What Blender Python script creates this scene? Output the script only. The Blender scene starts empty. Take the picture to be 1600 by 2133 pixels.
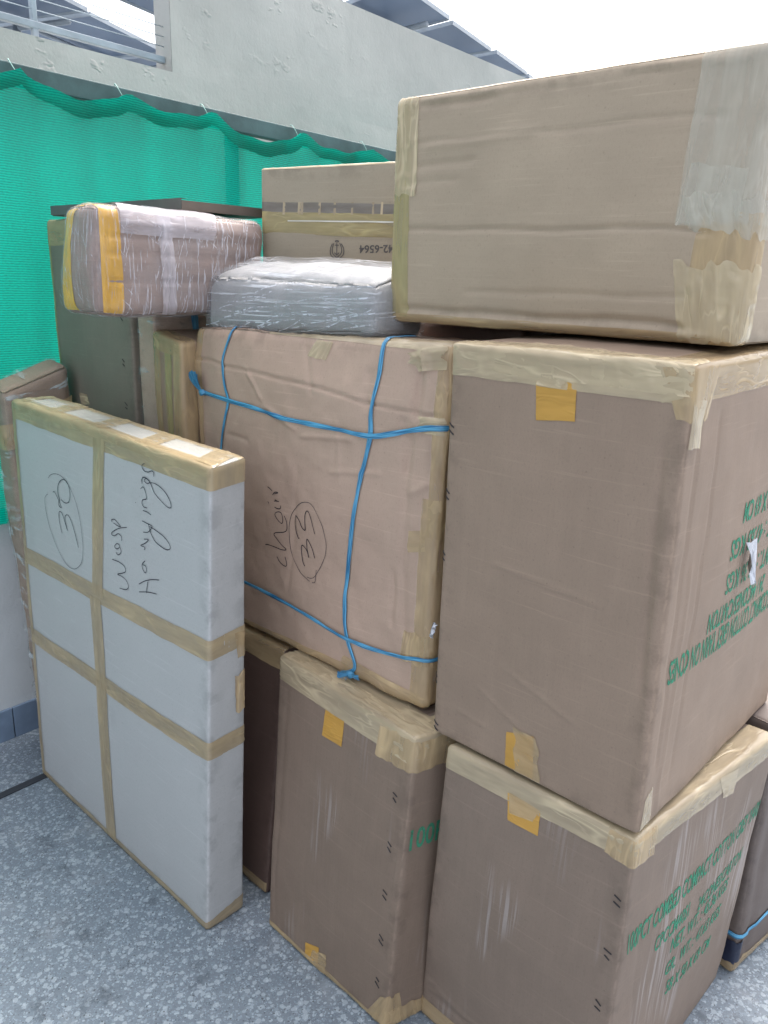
import bpy, math, random
import numpy as np
random.seed(4)
S = bpy.context.scene
COL = S.collection
# ------------------------------------------------------------------ camera
FPX, PITCH, ROLL, EYE = 1620.0, 16.1, 1.7, 1.6
_p, _r = math.radians(PITCH), math.radians(ROLL)
Fw = np.array([0, math.cos(_p), -math.sin(_p)])
_R0 = np.array([1.0, 0, 0]); _U0 = np.cross(_R0, Fw)
Rt = math.cos(_r)*_R0 + math.sin(_r)*_U0
Up = -math.sin(_r)*_R0 + math.cos(_r)*_U0
CAM = np.array([0, 0, EYE])
cd = bpy.data.cameras.new('camera'); co = bpy.data.objects.new('camera', cd); COL.objects.link(co)
cd.sensor_fit = 'VERTICAL'; cd.sensor_height = 24.0; cd.lens = 24.0*FPX/2133.0
cd.clip_start = 0.05; cd.clip_end = 3000
from mathutils import Matrix, Vector
co.matrix_world = Matrix(((Rt[0], Up[0], -Fw[0], 0), (Rt[1], Up[1], -Fw[1], 0), (Rt[2], Up[2], -Fw[2], EYE), (0, 0, 0, 1)))
S.camera = co
# ------------------------------------------------------------------ world, sun, exposure
SUN_AZ, SUN_EL = 22.0, 60.0
w = bpy.data.worlds.new('World'); S.world = w; w.use_nodes = True
nt = w.node_tree; nt.nodes.clear()
sky = nt.nodes.new('ShaderNodeTexSky'); sky.sky_type = 'NISHITA'; sky.sun_disc = False
sky.sun_elevation = math.radians(SUN_EL); sky.sun_rotation = math.radians(SUN_AZ)
sky.air_density = 1.0; sky.dust_density = 6.0; sky.ozone_density = 1.0
bg = nt.nodes.new('ShaderNodeBackground'); bg.inputs[1].default_value = 0.15
wo = nt.nodes.new('ShaderNodeOutputWorld')
hs = nt.nodes.new('ShaderNodeHueSaturation'); hs.inputs['Saturation'].default_value = .38; hs.inputs['Value'].default_value = 1.0   # thin white overcast
nt.links.new(sky.outputs[0], hs.inputs['Color']); nt.links.new(hs.outputs[0], bg.inputs[0]); nt.links.new(bg.outputs[0], wo.inputs[0])
sl = bpy.data.lights.new('sun', 'SUN'); sl.energy = .5; sl.angle = math.radians(50); sl.color = (1, .97, .92)
so = bpy.data.objects.new('sun', sl); COL.objects.link(so)
_a, _e = math.radians(SUN_AZ), math.radians(SUN_EL)
so.rotation_euler = Vector((math.sin(_a)*math.cos(_e), math.cos(_a)*math.cos(_e), math.sin(_e))).to_track_quat('Z', 'Y').to_euler()
S.view_settings.view_transform = 'Standard'; S.view_settings.look = 'None'
S.view_settings.exposure = 1.8; S.view_settings.gamma = 1.0; S.view_settings.use_curve_mapping = False

# ------------------------------------------------------------------ geometry helpers
def dirn(az):
    a = math.radians(az); return np.array([math.sin(a), math.cos(a), 0.0])
U, V = dirn(43), dirn(-47)          # frame of the stacked cartons
UW, VW = dirn(40), dirn(-50)        # frame of the walls
def P(u, v, z=0.0): return u*U + v*V + np.array([0, 0, z])
def PW(u, v, z=0.0): return u*UW + v*VW + np.array([0, 0, z])
def ray(x, y): return Fw + Rt*(x-800)/FPX - Up*(y-1066.5)/FPX
def hz(x, y, z): d = ray(x, y); return CAM + d*(z-EYE)/d[2]
def onu(x, y, u): d = ray(x, y); return CAM + d*(u/(d@U))
def onv(x, y, v): d = ray(x, y); return CAM + d*(v/(d@V))
def proj(Q):
    v = np.asarray(Q)-CAM; z = v@Fw
    return np.stack([800+FPX*(v@Rt)/z, 1066.5-FPX*(v@Up)/z], -1)

def _h(i, j, k, seed):
    n = (i*374761393 + j*668265263 + k*2147483647 + seed*1274126177) & 0xffffffff
    n = ((n ^ (n >> 13))*1274126177) & 0xffffffff
    return ((n ^ (n >> 16)) & 0xffff)/32767.5 - 1.0
def vnoise(p, seed=0):
    p = np.asarray(p, float); i = np.floor(p).astype(np.int64); f = p-i; f = f*f*(3-2*f)
    out = 0
    for a in (0, 1):
        for b in (0, 1):
            for c in (0, 1):
                wgt = (f[:, 0] if a else 1-f[:, 0])*(f[:, 1] if b else 1-f[:, 1])*(f[:, 2] if c else 1-f[:, 2])
                out = out + wgt*_h(i[:, 0]+a, i[:, 1]+b, i[:, 2]+c, seed)
    return out
def fbm(p, seed=0, o=3):
    s, a = 0, 1.0
    for k in range(o): s = s+a*vnoise(p*(2**k), seed+k); a *= .5
    return s

def mesh_obj(name, verts, faces, mat, parent=None, uvs=None, smooth=True):
    me = bpy.data.meshes.new(name)
    me.from_pydata(np.asarray(verts).tolist(), [], [tuple(int(i) for i in f) for f in faces])
    if uvs is not None:
        l = me.uv_layers.new(name='UVMap'); l.data.foreach_set('uv', np.asarray(uvs, float).ravel())
    if smooth: me.polygons.foreach_set('use_smooth', [True]*len(me.polygons))
    if mat: me.materials.append(mat)
    me.update()
    o = bpy.data.objects.new(name, me); COL.objects.link(o)
    if parent: o.parent = parent
    return o
def empty(name, loc=(0, 0, 0)):
    o = bpy.data.objects.new(name, None); COL.objects.link(o); o.empty_display_size = .1; return o
def tag(o, label=None, cat=None, group=None, kind=None):
    if label: o['label'] = label
    if cat: o['category'] = cat
    if group: o['group'] = group
    if kind: o['kind'] = kind
    return o
def grid_idx(n, m, base=0):
    i = np.arange(n-1)[:, None]*m + np.arange(m-1)[None, :] + base
    return np.stack([i, i+m, i+m+1, i+1], -1).reshape(-1, 4)

class Box:
    """carton: 8 corners c[i][j][k]; i along V (a), j along U (b), k up (h). rounded edges, dents."""
    def __init__(s, N0, L0, R0, N1, L1, R1, B0=None, B1=None, r=.012, seed=1, bulge=(0, 0, 0), amp=.0015, scale=.16, fine=.0, wav=None):
        if B0 is None: B0 = L0+R0-N0
        if B1 is None: B1 = L1+R1-N1
        s.c = np.array([[[N0, N1], [R0, R1]], [[L0, L1], [B0, B1]]])
        s.W = float((np.linalg.norm(L0-N0)+np.linalg.norm(L1-N1))/2)
        s.D = float((np.linalg.norm(R0-N0)+np.linalg.norm(R1-N1))/2)
        s.H = float((np.linalg.norm(N1-N0)+np.linalg.norm(L1-L0))/2)
        s.dim = np.array([s.W, s.D, s.H]); s.r = r; s.seed = seed; s.bulge = bulge; s.amp = amp; s.scale = scale
        s.fine = fine; s.cre = []; s.macro = None; s.root = None
    def crease(s, face, x0, y0, x1, y1, w, a, fade=.03): s.cre.append((face, x0, y0, x1, y1, w, a, fade))
    def M(s, p, off=0.0, noise=True):
        p = np.atleast_2d(np.asarray(p, float)); r = s.r
        q = np.clip(p, r, s.dim-r); d = p-q
        ln = np.maximum(np.linalg.norm(d, axis=1, keepdims=True), 1e-9); n = d/ln
        t = np.clip(p/s.dim, 0, 1)
        b = np.sin(np.pi*t)
        ds = (np.abs(n[:, 1])**2*s.bulge[0]*b[:, 0]*b[:, 2]*(p[:, 1] < s.D/2) + np.abs(n[:, 0])**2*s.bulge[1]*b[:, 1]*b[:, 2]
              + np.abs(n[:, 2])**2*s.bulge[2]*b[:, 0]*b[:, 1])
        if s.macro is not None: ds = ds + s.macro(p, n)
        for (face, x0, y0, x1, y1, wd, am, fade) in s.cre:
            if face == 'A': x, y, m = p[:, 0], p[:, 2], (np.abs(n[:, 1]) > .9) & (p[:, 1] < s.D/2)
            elif face == 'B': x, y, m = p[:, 1], p[:, 2], (np.abs(n[:, 0]) > .9) & (p[:, 0] < s.W/2)
            else: x, y, m = p[:, 0], p[:, 1], (np.abs(n[:, 2]) > .9) & (p[:, 2] > s.H/2)
            L = math.hypot(x1-x0, y1-y0); tx, ty = (x1-x0)/L, (y1-y0)/L
            al = (x-x0)*tx+(y-y0)*ty; ac = -(x-x0)*ty+(y-y0)*tx + .004*vnoise(np.stack([al*14, 0*al, 0*al+s.seed], -1), 7)
            e = np.clip(np.minimum(al, L-al)/fade, 0, 1)
            ds = ds + m*e*am*np.exp(-(ac/wd)**2)
        if noise:
            ds = ds + s.amp*fbm(p/s.scale+s.seed*3.7, s.seed, 3)
            if s.fine: ds = ds + s.fine*fbm(p/.035+s.seed*1.7, s.seed+9, 2)
        loc = q + n*(r+off+ds[:, None] if np.ndim(ds) else r+off+ds)
        t = loc/s.dim
        a, bb, h = t[:, 0:1], t[:, 1:2], t[:, 2:3]; c = s.c
        return ((1-a)*((1-bb)*((1-h)*c[0, 0, 0]+h*c[0, 0, 1]) + bb*((1-h)*c[0, 1, 0]+h*c[0, 1, 1]))
                + a*((1-bb)*((1-h)*c[1, 0, 0]+h*c[1, 0, 1]) + bb*((1-h)*c[1, 1, 0]+h*c[1, 1, 1])))
    def E(s, e, q, r):
        q = np.asarray(q, float); r = np.asarray(r, float); z = 0*q
        pos = q >= 0
        if e == 'A': return np.stack([q, z, r], -1)
        if e == 'B': return np.stack([z, q, r], -1)
        if e == 'T': return np.stack([q, r, z+s.H], -1)
        if e == 'N': return np.stack([np.where(pos, q, 0), np.where(pos, 0, -q), r], -1)
        if e == 'L': return np.stack([np.where(pos, s.W, s.W+q), np.where(pos, q, 0), r], -1)
        if e == 'R': return np.stack([np.where(pos, q, 0), np.where(pos, s.D, s.D+q), r], -1)
        if e == 'TA': return np.stack([r, np.where(pos, q, 0), np.where(pos, s.H, s.H+q)], -1)
        if e == 'TB': return np.stack([np.where(pos, q, 0), r, np.where(pos, s.H, s.H+q)], -1)
        if e == 'BA': return np.stack([r, np.where(pos, 0, -q), np.where(pos, q, 0)], -1)
        if e == 'BB': return np.stack([np.where(pos, 0, -q), r, np.where(pos, q, 0)], -1)
    def inv(s, face, x, y):
        """where on a face a point of the real carton seen in the photograph lies (metres on the face)"""
        X = np.array([s.W*.5 if face == 'A' else s.D*.5, s.H*.5]); T = np.array([x, y], float)
        g = lambda X: proj(s.M(s.E(face, [X[0]], [X[1]]), 0, False))[0]
        for _ in range(12):
            f0 = g(X); e = 1e-3
            J = np.stack([(g(X+[e, 0])-f0)/e, (g(X+[0, e])-f0)/e], -1)
            dX = np.linalg.solve(J, T-f0); dX = np.clip(dX, -.3, .3); X = X+dX
            X = np.clip(X, 0, [s.W if face == 'A' else s.D, s.H])
            if abs(dX).max() < 1e-5: break
        return X
    def body(s, name, mat, off=0.0, step=.014, parent=None, wr=None, faces='ABTCDE'):
        def ax(L):
            r = s.r; k = max(2, int((L-2*r)/step)+1)
            return np.concatenate([np.linspace(0, r, 4)[:-1], np.linspace(r, L-r, k), np.linspace(L-r, L, 4)[1:]])
        A, B, H = ax(s.W), ax(s.D), ax(s.H); vs, fs, us, eds = [], [], [], []; base = 0
        def add(x, y, mk, uvf, flip):
            nonlocal base
            X, Y = np.meshgrid(x, y, indexing='ij'); p = mk(X.ravel(), Y.ravel())
            o = off if wr is None else off + wr(p)
            dd = np.sort(np.minimum(p, s.dim-p), axis=1); eds.append(dd[:, 1])
            vs.append(s.M(p, o if np.ndim(o) == 0 else o[:, None]))
            f = grid_idx(len(x), len(y), base)
            if flip: f = f[:, ::-1]
            uv = uvf(X.ravel(), Y.ravel()); fs.append(f); us.append(uv[f-base].reshape(-1, 2)); base += len(p)
        st = lambda *a: np.stack(a, -1)
        if 'A' in faces: add(A, H, lambda x, y: st(x, 0*x, y), lambda x, y: st(x, y), True)
        if 'B' in faces: add(B, H, lambda x, y: st(0*x, x, y), lambda x, y: st(-x, y), False)
        if 'T' in faces: add(A, B, lambda x, y: st(x, y, 0*x+s.H), lambda x, y: st(x, y+s.H), False)
        if 'C' in faces: add(A, H, lambda x, y: st(x, 0*x+s.D, y), lambda x, y: st(x+3, y), False)
        if 'D' in faces: add(B, H, lambda x, y: st(0*x+s.W, x, y), lambda x, y: st(x+5, y), True)
        if 'E' in faces: add(A, B, lambda x, y: st(x, y, 0*x), lambda x, y: st(x, y+7), True)
        v = np.concatenate(vs); f = np.concatenate(fs); uv = np.concatenate(us)
        ed_ = np.concatenate(eds); key = np.round(v, 5); _, i0, ii = np.unique(key, axis=0, return_index=True, return_inverse=True); ii = ii.ravel()
        f2 = ii[f]
        o = mesh_obj(name, v[i0], f2, mat, parent or s.root, uv)
        at = o.data.attributes.new('edge', 'FLOAT', 'POINT'); at.data.foreach_set('value', ed_[i0]); return o
    def strip(s, e, quad, mat, name='tape', layer=1, step=.007, wr=.0007, rag=0.0, parent=None, seed=None, off=None):
        """tape laid on the carton in the (q, r) domain of an edge or face; quad = 4 corners; first side = torn end"""
        q = np.array(quad, float); seed = random.randint(1, 9999) if seed is None else seed
        l1 = max(np.linalg.norm(q[1]-q[0]), np.linalg.norm(q[2]-q[3])); l2 = max(np.linalg.norm(q[3]-q[0]), np.linalg.norm(q[2]-q[1]))
        n, m = max(3, int(l1/step)+2), max(3, int(l2/step)+2)
        u, v = np.meshgrid(np.linspace(0, 1, n), np.linspace(0, 1, m), indexing='ij')
        u2 = u.copy(); v2 = v.copy()
        if rag:
            jx = rag*vnoise(np.stack([u.ravel()*l1/.012, v.ravel()*0, u.ravel()*0], -1), seed).reshape(u.shape)/l2
            v2 = v + jx*np.abs(2*v-1)**6
        wv = .0012*vnoise(np.stack([v.ravel()*l2/.05, (u.ravel() > .5)*3.0, u.ravel()*0], -1), seed+3).reshape(u.shape)/max(l1, .01)
        u2 = u + wv*np.abs(2*u-1)**6
        u2 = u2[..., None]; v2 = v2[..., None]
        X = (1-u2)*((1-v2)*q[0]+v2*q[3]) + u2*((1-v2)*q[1]+v2*q[2])
        X = X.reshape(-1, 2); p = s.E(e, X[:, 0], X[:, 1])
        rn = vnoise(np.stack([u.ravel()*l1/.010, v.ravel()*l2/.07, 0*u.ravel()], -1), seed); rn2 = vnoise(p/.028, seed+5)
        w_ = wr*(1.3*np.maximum(0, 1-np.abs(rn)*4)+.9*np.maximum(0, 1-np.abs(rn2)*4)+.15)
        o = (off if off is not None else .0003+.0005*layer) + np.clip(w_, 0, 1)
        vs = s.M(p, o[:, None]); uv = np.stack([v.ravel()*l2, u.ravel()*l1], -1)+seed*.37
        f = grid_idx(n, m); return mesh_obj(name, vs, f, mat, parent or s.root, uv[f].reshape(-1, 2))
    def tape(s, e, q0, q1, r0, r1, mat, **k): return s.strip(e, [(q0, r0), (q1, r0), (q1, r1), (q0, r1)], mat, **k)
    def patch(s, face, pts, mat, **k): return s.strip(face, [s.inv(face, *p) for p in pts], mat, **k)
    def path(s, e, pts, width, mat, name, px=True, off=.001, thick=0.0, parent=None, pre=(), post=(), smooth=4, taper=False):
        """ribbon along a polyline on the carton. pts in photograph pixels on the face under edge domain e"""
        face = {'TA': 'A', 'N': 'A', 'BA': 'A'}.get(e, e)
        Q = []
        for p in pts:
            if px:
                a, h = s.inv(face, *p); Q.append((h-s.H, a) if e == 'TA' else (h, a) if e == 'BA' else (a, h))
            else: Q.append(p)
        Q = np.array(list(pre)+Q+list(post), float)
        if smooth and len(Q) > 2:
            E2 = np.vstack([2*Q[0]-Q[1], Q, 2*Q[-1]-Q[-2]]); out = []
            for i in range(1, len(E2)-2):
                p0, p1, p2, p3 = E2[i-1:i+3]
                k = max(smooth, int(np.linalg.norm(p2-p1)/.012))
                for t in np.linspace(0, 1, k, endpoint=False):
                    out.append(.5*((2*p1)+(-p0+p2)*t+(2*p0-5*p1+4*p2-p3)*t*t+(-p0+3*p1-3*p2+p3)*t**3))
            out.append(Q[-1]); Q = np.array(out)
        elif len(Q) == 2 or not smooth:
            out = []
            for a_, b_ in zip(Q[:-1], Q[1:]):
                k = max(2, int(np.linalg.norm(b_-a_)/.012))
                out += [a_+(b_-a_)*t for t in np.linspace(0, 1, k, endpoint=False)]
            Q = np.array(out+[Q[-1]])
        T = np.gradient(Q, axis=0); T /= np.maximum(np.linalg.norm(T, axis=1, keepdims=True), 1e-9); Nn = np.stack([-T[:, 1], T[:, 0]], -1)
        wv = width*(1+.18*vnoise(np.stack([np.arange(len(Q))*.31, 0*Q[:, 0], 0*Q[:, 0]], -1), len(Q)))
        cols = [-.5, -.25, 0, .25, .5] if thick else [-.5, 0, .5]
        vs, n = [], len(Q)
        for c_ in cols:
            X = Q + Nn*(c_*wv)[:, None]; p = s.E(e, X[:, 0], X[:, 1])
            hgt = off + thick*(1-(2*c_)**2)*(.7+.3*np.cos(8*c_))
            vs.append(s.M(p, hgt))
        vs = np.stack(vs, 1).reshape(-1, 3); m = len(cols); f = grid_idx(n, m)
        d = np.concatenate([[0], np.cumsum(np.linalg.norm(np.diff(Q, axis=0), axis=1))])
        uv = np.stack([np.repeat(d, m), np.tile(np.array(cols)*width, n)], -1)
        return mesh_obj(name, vs, f, mat, parent or s.root, uv[f].reshape(-1, 2))
    def strokes(s, face, lst, width, mat, name, org=(0, 0), sc=1.0, parent=None, off=.0022):
        """handwriting: several strokes joined in one part"""
        V_, F_, base = [], [], 0
        for st in lst:
            o = s.path(face, [(org[0]+x/sc, org[1]+y/sc) for x, y in st], width, mat, 'tmp', off=off)
            me = o.data; vv = np.empty(len(me.vertices)*3); me.vertices.foreach_get('co', vv); V_.append(vv.reshape(-1, 3))
            F_ += [tuple(i+base for i in p.vertices) for p in me.polygons]; base += len(me.vertices)
            bpy.data.objects.remove(o); bpy.data.meshes.remove(me)
        return mesh_obj(name, np.concatenate(V_), F_, mat, parent or s.root)
    def text(s, face, txt, org, xd, yd, length, height, mat, name='printed_lettering', parent=None, off=.0010):
        """flat print: org = start of the baseline on the face, xd/yd = reading and up directions on the face"""
        cu = bpy.data.curves.new('t', 'FONT'); cu.body = txt; cu.resolution_u = 3; cu.offset = .018
        ob = bpy.data.objects.new('t', cu); COL.objects.link(ob); dg = bpy.context.evaluated_depsgraph_get(); dg.update()
        me = bpy.data.meshes.new_from_object(ob.evaluated_get(dg))
        vv = np.empty(len(me.vertices)*3); me.vertices.foreach_get('co', vv); vv = vv.reshape(-1, 3)
        fs = [tuple(p.vertices) for p in me.polygons]
        bpy.data.objects.remove(ob); bpy.data.curves.remove(cu); bpy.data.meshes.remove(me)
        w_ = vv[:, 0].max()-vv[:, 0].min()
        x = (vv[:, 0]-vv[:, 0].min())*length/w_; y = vv[:, 1]*height/.70
        X = np.array(org)[None]+x[:, None]*np.array(xd)+y[:, None]*np.array(yd)
        return mesh_obj(name, s.M(s.E(face, X[:, 0], X[:, 1]), off), fs, mat, parent or s.root, smooth=False)

def box_obj(name, c0, size, mat, parent=None, ax=(UW, VW), bev=.0, smooth=False):
    """plain bar/slab: origin corner c0, edge lengths along ax[0], ax[1], z"""
    a, b, h = size; X, Y, Z = np.array(ax[0]), np.array(ax[1]), np.array([0, 0, 1.0]); bev = min(bev, a/3, b/3, h/3)
    if not bev:
        vs = [c0+i*a*X+j*b*Y+k*h*Z for i in (0, 1) for j in (0, 1) for k in (0, 1)]
        fs = [(0, 1, 3, 2), (4, 6, 7, 5), (0, 4, 5, 1), (2, 3, 7, 6), (0, 2, 6, 4), (1, 5, 7, 3)]
        uv = []
        for f in fs:
            for i in f:
                i_, j_, k_ = (i >> 2) & 1, (i >> 1) & 1, i & 1; uv.append((i_*a+j_*b, k_*h+.3*j_*b))
        return mesh_obj(name, vs, fs, mat, parent, uv, False)
    import bmesh
    bm = bmesh.new()
    vl = [bm.verts.new(c0+i*a*X+j*b*Y+k*h*Z) for i in (0, 1) for j in (0, 1) for k in (0, 1)]
    for f in [(0, 1, 3, 2), (4, 6, 7, 5), (0, 4, 5, 1), (2, 3, 7, 6), (0, 2, 6, 4), (1, 5, 7, 3)]: bm.faces.new([vl[i] for i in f])
    bmesh.ops.recalc_face_normals(bm, faces=bm.faces)
    bmesh.ops.bevel(bm, geom=bm.edges[:], offset=bev, segments=2, affect='EDGES', profile=.5)
    me = bpy.data.meshes.new(name); bm.to_mesh(me); bm.free(); me.materials.append(mat)
    o = bpy.data.objects.new(name, me); COL.objects.link(o)
    if parent: o.parent = parent
    return o
def tube(name, pts, rad, mat, parent=None, n=8):
    pts = np.array(pts, float); T = np.gradient(pts, axis=0); T /= np.linalg.norm(T, axis=1, keepdims=True)
    ref = np.array([0, 0, 1.0]) if abs(T[0][2]) < .9 else np.array([1.0, 0, 0]); vs = []
    for p, t in zip(pts, T):
        a = np.cross(t, ref); a /= np.linalg.norm(a); b = np.cross(t, a)
        for k in range(n): g = 2*math.pi*k/n; vs.append(p+rad*(math.cos(g)*a+math.sin(g)*b))
    fs = [(i*n+k, i*n+(k+1) % n, (i+1)*n+(k+1) % n, (i+1)*n+k) for i in range(len(pts)-1) for k in range(n)]
    fs += [tuple(range(n))[::-1], tuple((len(pts)-1)*n+k for k in range(n))]
    return mesh_obj(name, vs, fs, mat, parent)

# ------------------------------------------------------------------ materials
def srgb(r, g, b): return tuple(((c/255)/12.92 if c/255 <= .04045 else ((c/255+.055)/1.055)**2.4) for c in (r, g, b))+(1,)
class MB:
    def __init__(s, name):
        s.m = bpy.data.materials.new(name); s.m.use_nodes = True; s.t = s.m.node_tree; s.t.nodes.clear()
        s.out = s.n('OutputMaterial'); s.uv = s.n('UVMap').outputs[0]; s.geo = s.n('NewGeometry').outputs[0]
    def n(s, t, **k):
        x = s.t.nodes.new('ShaderNode'+t)
        for a, b in k.items(): setattr(x, a, b)
        return x
    def l(s, a, b): s.t.links.new(a, b)
    def mapn(s, src, scale, rot=0):
        m = s.n('Mapping'); m.inputs['Scale'].default_value = scale; m.inputs['Rotation'].default_value = (0, 0, rot); s.l(src, m.inputs[0]); return m.outputs[0]
    def noise(s, src, scale=5, detail=3, rough=.5, sc=(1, 1, 1), rot=0):
        x = s.n('TexNoise'); x.inputs['Scale'].default_value = scale; x.inputs['Detail'].default_value = detail; x.inputs['Roughness'].default_value = rough
        s.l(s.mapn(src, sc, rot) if sc != (1, 1, 1) or rot else src, x.inputs['Vector']); return x.outputs[0]
    def ramp(s, f, p0, p1, a=0.0, b=1.0):
        r = s.n('MapRange'); r.interpolation_type = 'SMOOTHSTEP'
        for i, v_ in enumerate((p0, p1, a, b)): r.inputs[1+i].default_value = v_
        s.l(f, r.inputs[0]); return r.outputs[0]
    def mix(s, f, a, b, mode='MIX'):
        x = s.n('Mix'); x.data_type = 'RGBA'; x.blend_type = mode
        for sock, v_ in ((x.inputs[0], f), (x.inputs[6], a), (x.inputs[7], b)):
            if hasattr(v_, 'is_output'): s.l(v_, sock)
            else: sock.default_value = v_
        return x.outputs[2]
    def math(s, op, a, b=0.0):
        x = s.n('Math', operation=op)
        for i, v_ in enumerate((a, b)):
            if hasattr(v_, 'is_output'): s.l(v_, x.inputs[i])
            else: x.inputs[i].default_value = v_
        return x.outputs[0]
    def bump(s, h, strength=.3, dist=.002, nrm=None):
        b = s.n('Bump'); b.inputs['Strength'].default_value = strength; b.inputs['Distance'].default_value = dist; s.l(h, b.inputs['Height'])
        if nrm is not None: s.l(nrm, b.inputs['Normal'])
        return b.outputs[0]
    def bsdf(s, col, rough=.7, spec=.3, nrm=None, **k):
        b = s.n('BsdfPrincipled')
        for key, v_ in (('Base Color', col), ('Roughness', rough), ('Specular IOR Level', spec)) + tuple(k.items()):
            if hasattr(v_, 'is_output'): s.l(v_, b.inputs[key])
            else: b.inputs[key].default_value = v_
        if nrm is not None: s.l(nrm, b.inputs['Normal'])
        return b.outputs[0]
    def mixs(s, f, a, b):
        x = s.n('MixShader')
        if hasattr(f, 'is_output'): s.l(f, x.inputs[0])
        else: x.inputs[0].default_value = f
        s.l(a, x.inputs[1]); s.l(b, x.inputs[2]); return x.outputs[0]
    def done(s, sh): s.l(sh, s.out.inputs[0]); return s.m

def card(name, col, vert=True, flute=.35, scuff=0.0, var=.16, dark=.25, lab=False):
    """kraft corrugated board: flute lines, mottled fibres, grime, scuffs"""
    b = MB(name); c = srgb(*col); uv = b.uv
    s1 = (1, .06, 1) if vert else (.06, 1, 1)
    flt = b.noise(uv, 190, 1, .4, s1)                       # flutes telegraphing through
    band = b.noise(uv, 26, 3, .6, (1, .12, 1) if vert else (.12, 1, 1))
    mott = b.noise(uv, 5, 5, .6)
    fib = b.noise(uv, 260, 3, .7, (1, .5, 1))
    dk = tuple(x*(1-dark) for x in c[:3])+(1,); lt = tuple(min(1, x*1.22) for x in c[:3])+(1,)
    colr = b.mix(b.ramp(mott, .25, .78), b.mix(.5, dk, c), c)
    colr = b.mix(b.math('MULTIPLY', b.ramp(band, .45, .75), var*1.2), colr, lt)
    colr = b.mix(b.math('MULTIPLY', b.ramp(fib, .50, .75), .38), colr, tuple(x*.66 for x in c[:3])+(1,))
    colr = b.mix(b.math('MULTIPLY', b.ramp(flt, .5, .75), flute*.35), colr, dk)
    st = b.noise(uv, 2.3, 4, .65, (1, 1, 1), .7)
    colr = b.mix(b.math('MULTIPLY', b.ramp(st, .56, .76), .36), colr, tuple(x*.5 for x in c[:3])+(1,))
    sp = b.n('TexVoronoi'); sp.inputs['Scale'].default_value = 42; b.l(uv, sp.inputs['Vector'])
    colr = b.mix(b.math('MULTIPLY', b.ramp(sp.outputs['Distance'], .10, .04), .30), colr, tuple(x*.45 for x in c[:3])+(1,))
    if scuff:
        k = b.ramp(b.noise(uv, 4.5, 3, .6, (1, .35, 1), .15), .53, .63); l_ = b.ramp(b.noise(uv, 130, 2, .5, (1, .03, 1)), .47, .60)
        colr = b.mix(b.math('MULTIPLY', b.math('MULTIPLY', k, l_), scuff), colr, srgb(196, 190, 190))
    f3 = b.noise(uv, 800, 2, .6); colr = b.mix(b.math('MULTIPLY', b.ramp(f3, .48, .70), .32), colr, tuple(x*.62 for x in c[:3])+(1,))
    scr = b.noise(uv, 120, 3, .7, (.035, 1, 1), .03); colr = b.mix(b.math('MULTIPLY', b.ramp(scr, .57, .70), .34), colr, lt)
    at = b.n('Attribute'); at.attribute_name = 'edge'; ed = at.outputs['Fac']
    near = b.ramp(ed, .055, .004); sm = b.ramp(b.noise(uv, 14, 4, .65), .46, .62)
    colr = b.mix(b.math('MULTIPLY', b.math('MULTIPLY', near, sm), .42), colr, tuple(x*.5 for x in c[:3])+(1,))
    rub = b.math('MULTIPLY', b.ramp(ed, .006, .001), b.ramp(b.noise(uv, 40, 3, .6), .40, .60)); colr = b.mix(b.math('MULTIPLY', rub, .28), colr, tuple(min(1, x*1.5) for x in c[:3])+(1,))
    h = b.math('ADD', b.math('MULTIPLY', flt, flute), b.math('ADD', b.math('MULTIPLY', fib, .25), b.math('MULTIPLY', mott, 1.2)))
    return b.done(b.bsdf(colr, .62, .32, b.bump(h, .35, .0016)))
def tapem(name, col, alpha=.7, rough=.2, lw=.3, var=.06):
    """thin see-through packing tape: clearer and milkier stretches, sharp glossy wrinkles"""
    b = MB(name); c = srgb(*col)
    def ridge(scale, sc, rot):
        n_ = b.noise(b.uv, scale, 2, .5, sc, rot); d_ = b.math('ABSOLUTE', b.math('SUBTRACT', n_, .5)); return b.ramp(d_, .035, .0)
    r1 = ridge(9, (.35, 1.4, 1), .25); r2 = ridge(26, (.30, 1.2, 1), -.2); msk = b.ramp(b.noise(b.uv, 7, 2, .5), .42, .62)
    cr = b.math('MULTIPLY', b.math('MAXIMUM', r1, b.math('MULTIPLY', r2, .6)), msk)
    wr = b.noise(b.uv, 14, 3, .6, (.3, 1.6, 1), .06)
    lt = tuple(min(1, x*(1+var)) for x in c[:3])+(1,); dk = tuple(x*(1-var) for x in c[:3])+(1,)
    colr = b.mix(b.ramp(wr, .35, .65), dk, lt)
    colr = b.mix(b.math('MULTIPLY', cr, lw), colr, tuple(min(1, x*1.45) for x in c[:3])+(1,))
    h = b.math('ADD', b.math('MULTIPLY', wr, .7), b.math('MULTIPLY', cr, .5))
    sh = b.bsdf(colr, rough, .55, b.bump(h, .6, .0028))
    al = b.math('ADD', b.ramp(wr, .3, .7, alpha-.10, alpha+.08), b.math('MULTIPLY', cr, .15)); al = b.math('MINIMUM', al, 1.0)
    return b.done(b.mixs(al, b.n('BsdfTransparent').outputs[0], sh))
def plain(name, col, rough=.6, bump=.0, scale=60, var=.12, spec=.4, metal=0.0):
    b = MB(name); c = srgb(*col); g = b.geo
    n1 = b.noise(g, scale*.15, 4, .6); n2 = b.noise(g, scale, 3, .6)
    colr = b.mix(b.ramp(n1, .3, .7), tuple(x*(1-var) for x in c[:3])+(1,), tuple(min(1, x*(1+var)) for x in c[:3])+(1,))
    return b.done(b.bsdf(colr, rough, spec, b.bump(b.math('ADD', n1, n2), bump, .003) if bump else None, Metallic=metal))

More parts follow.
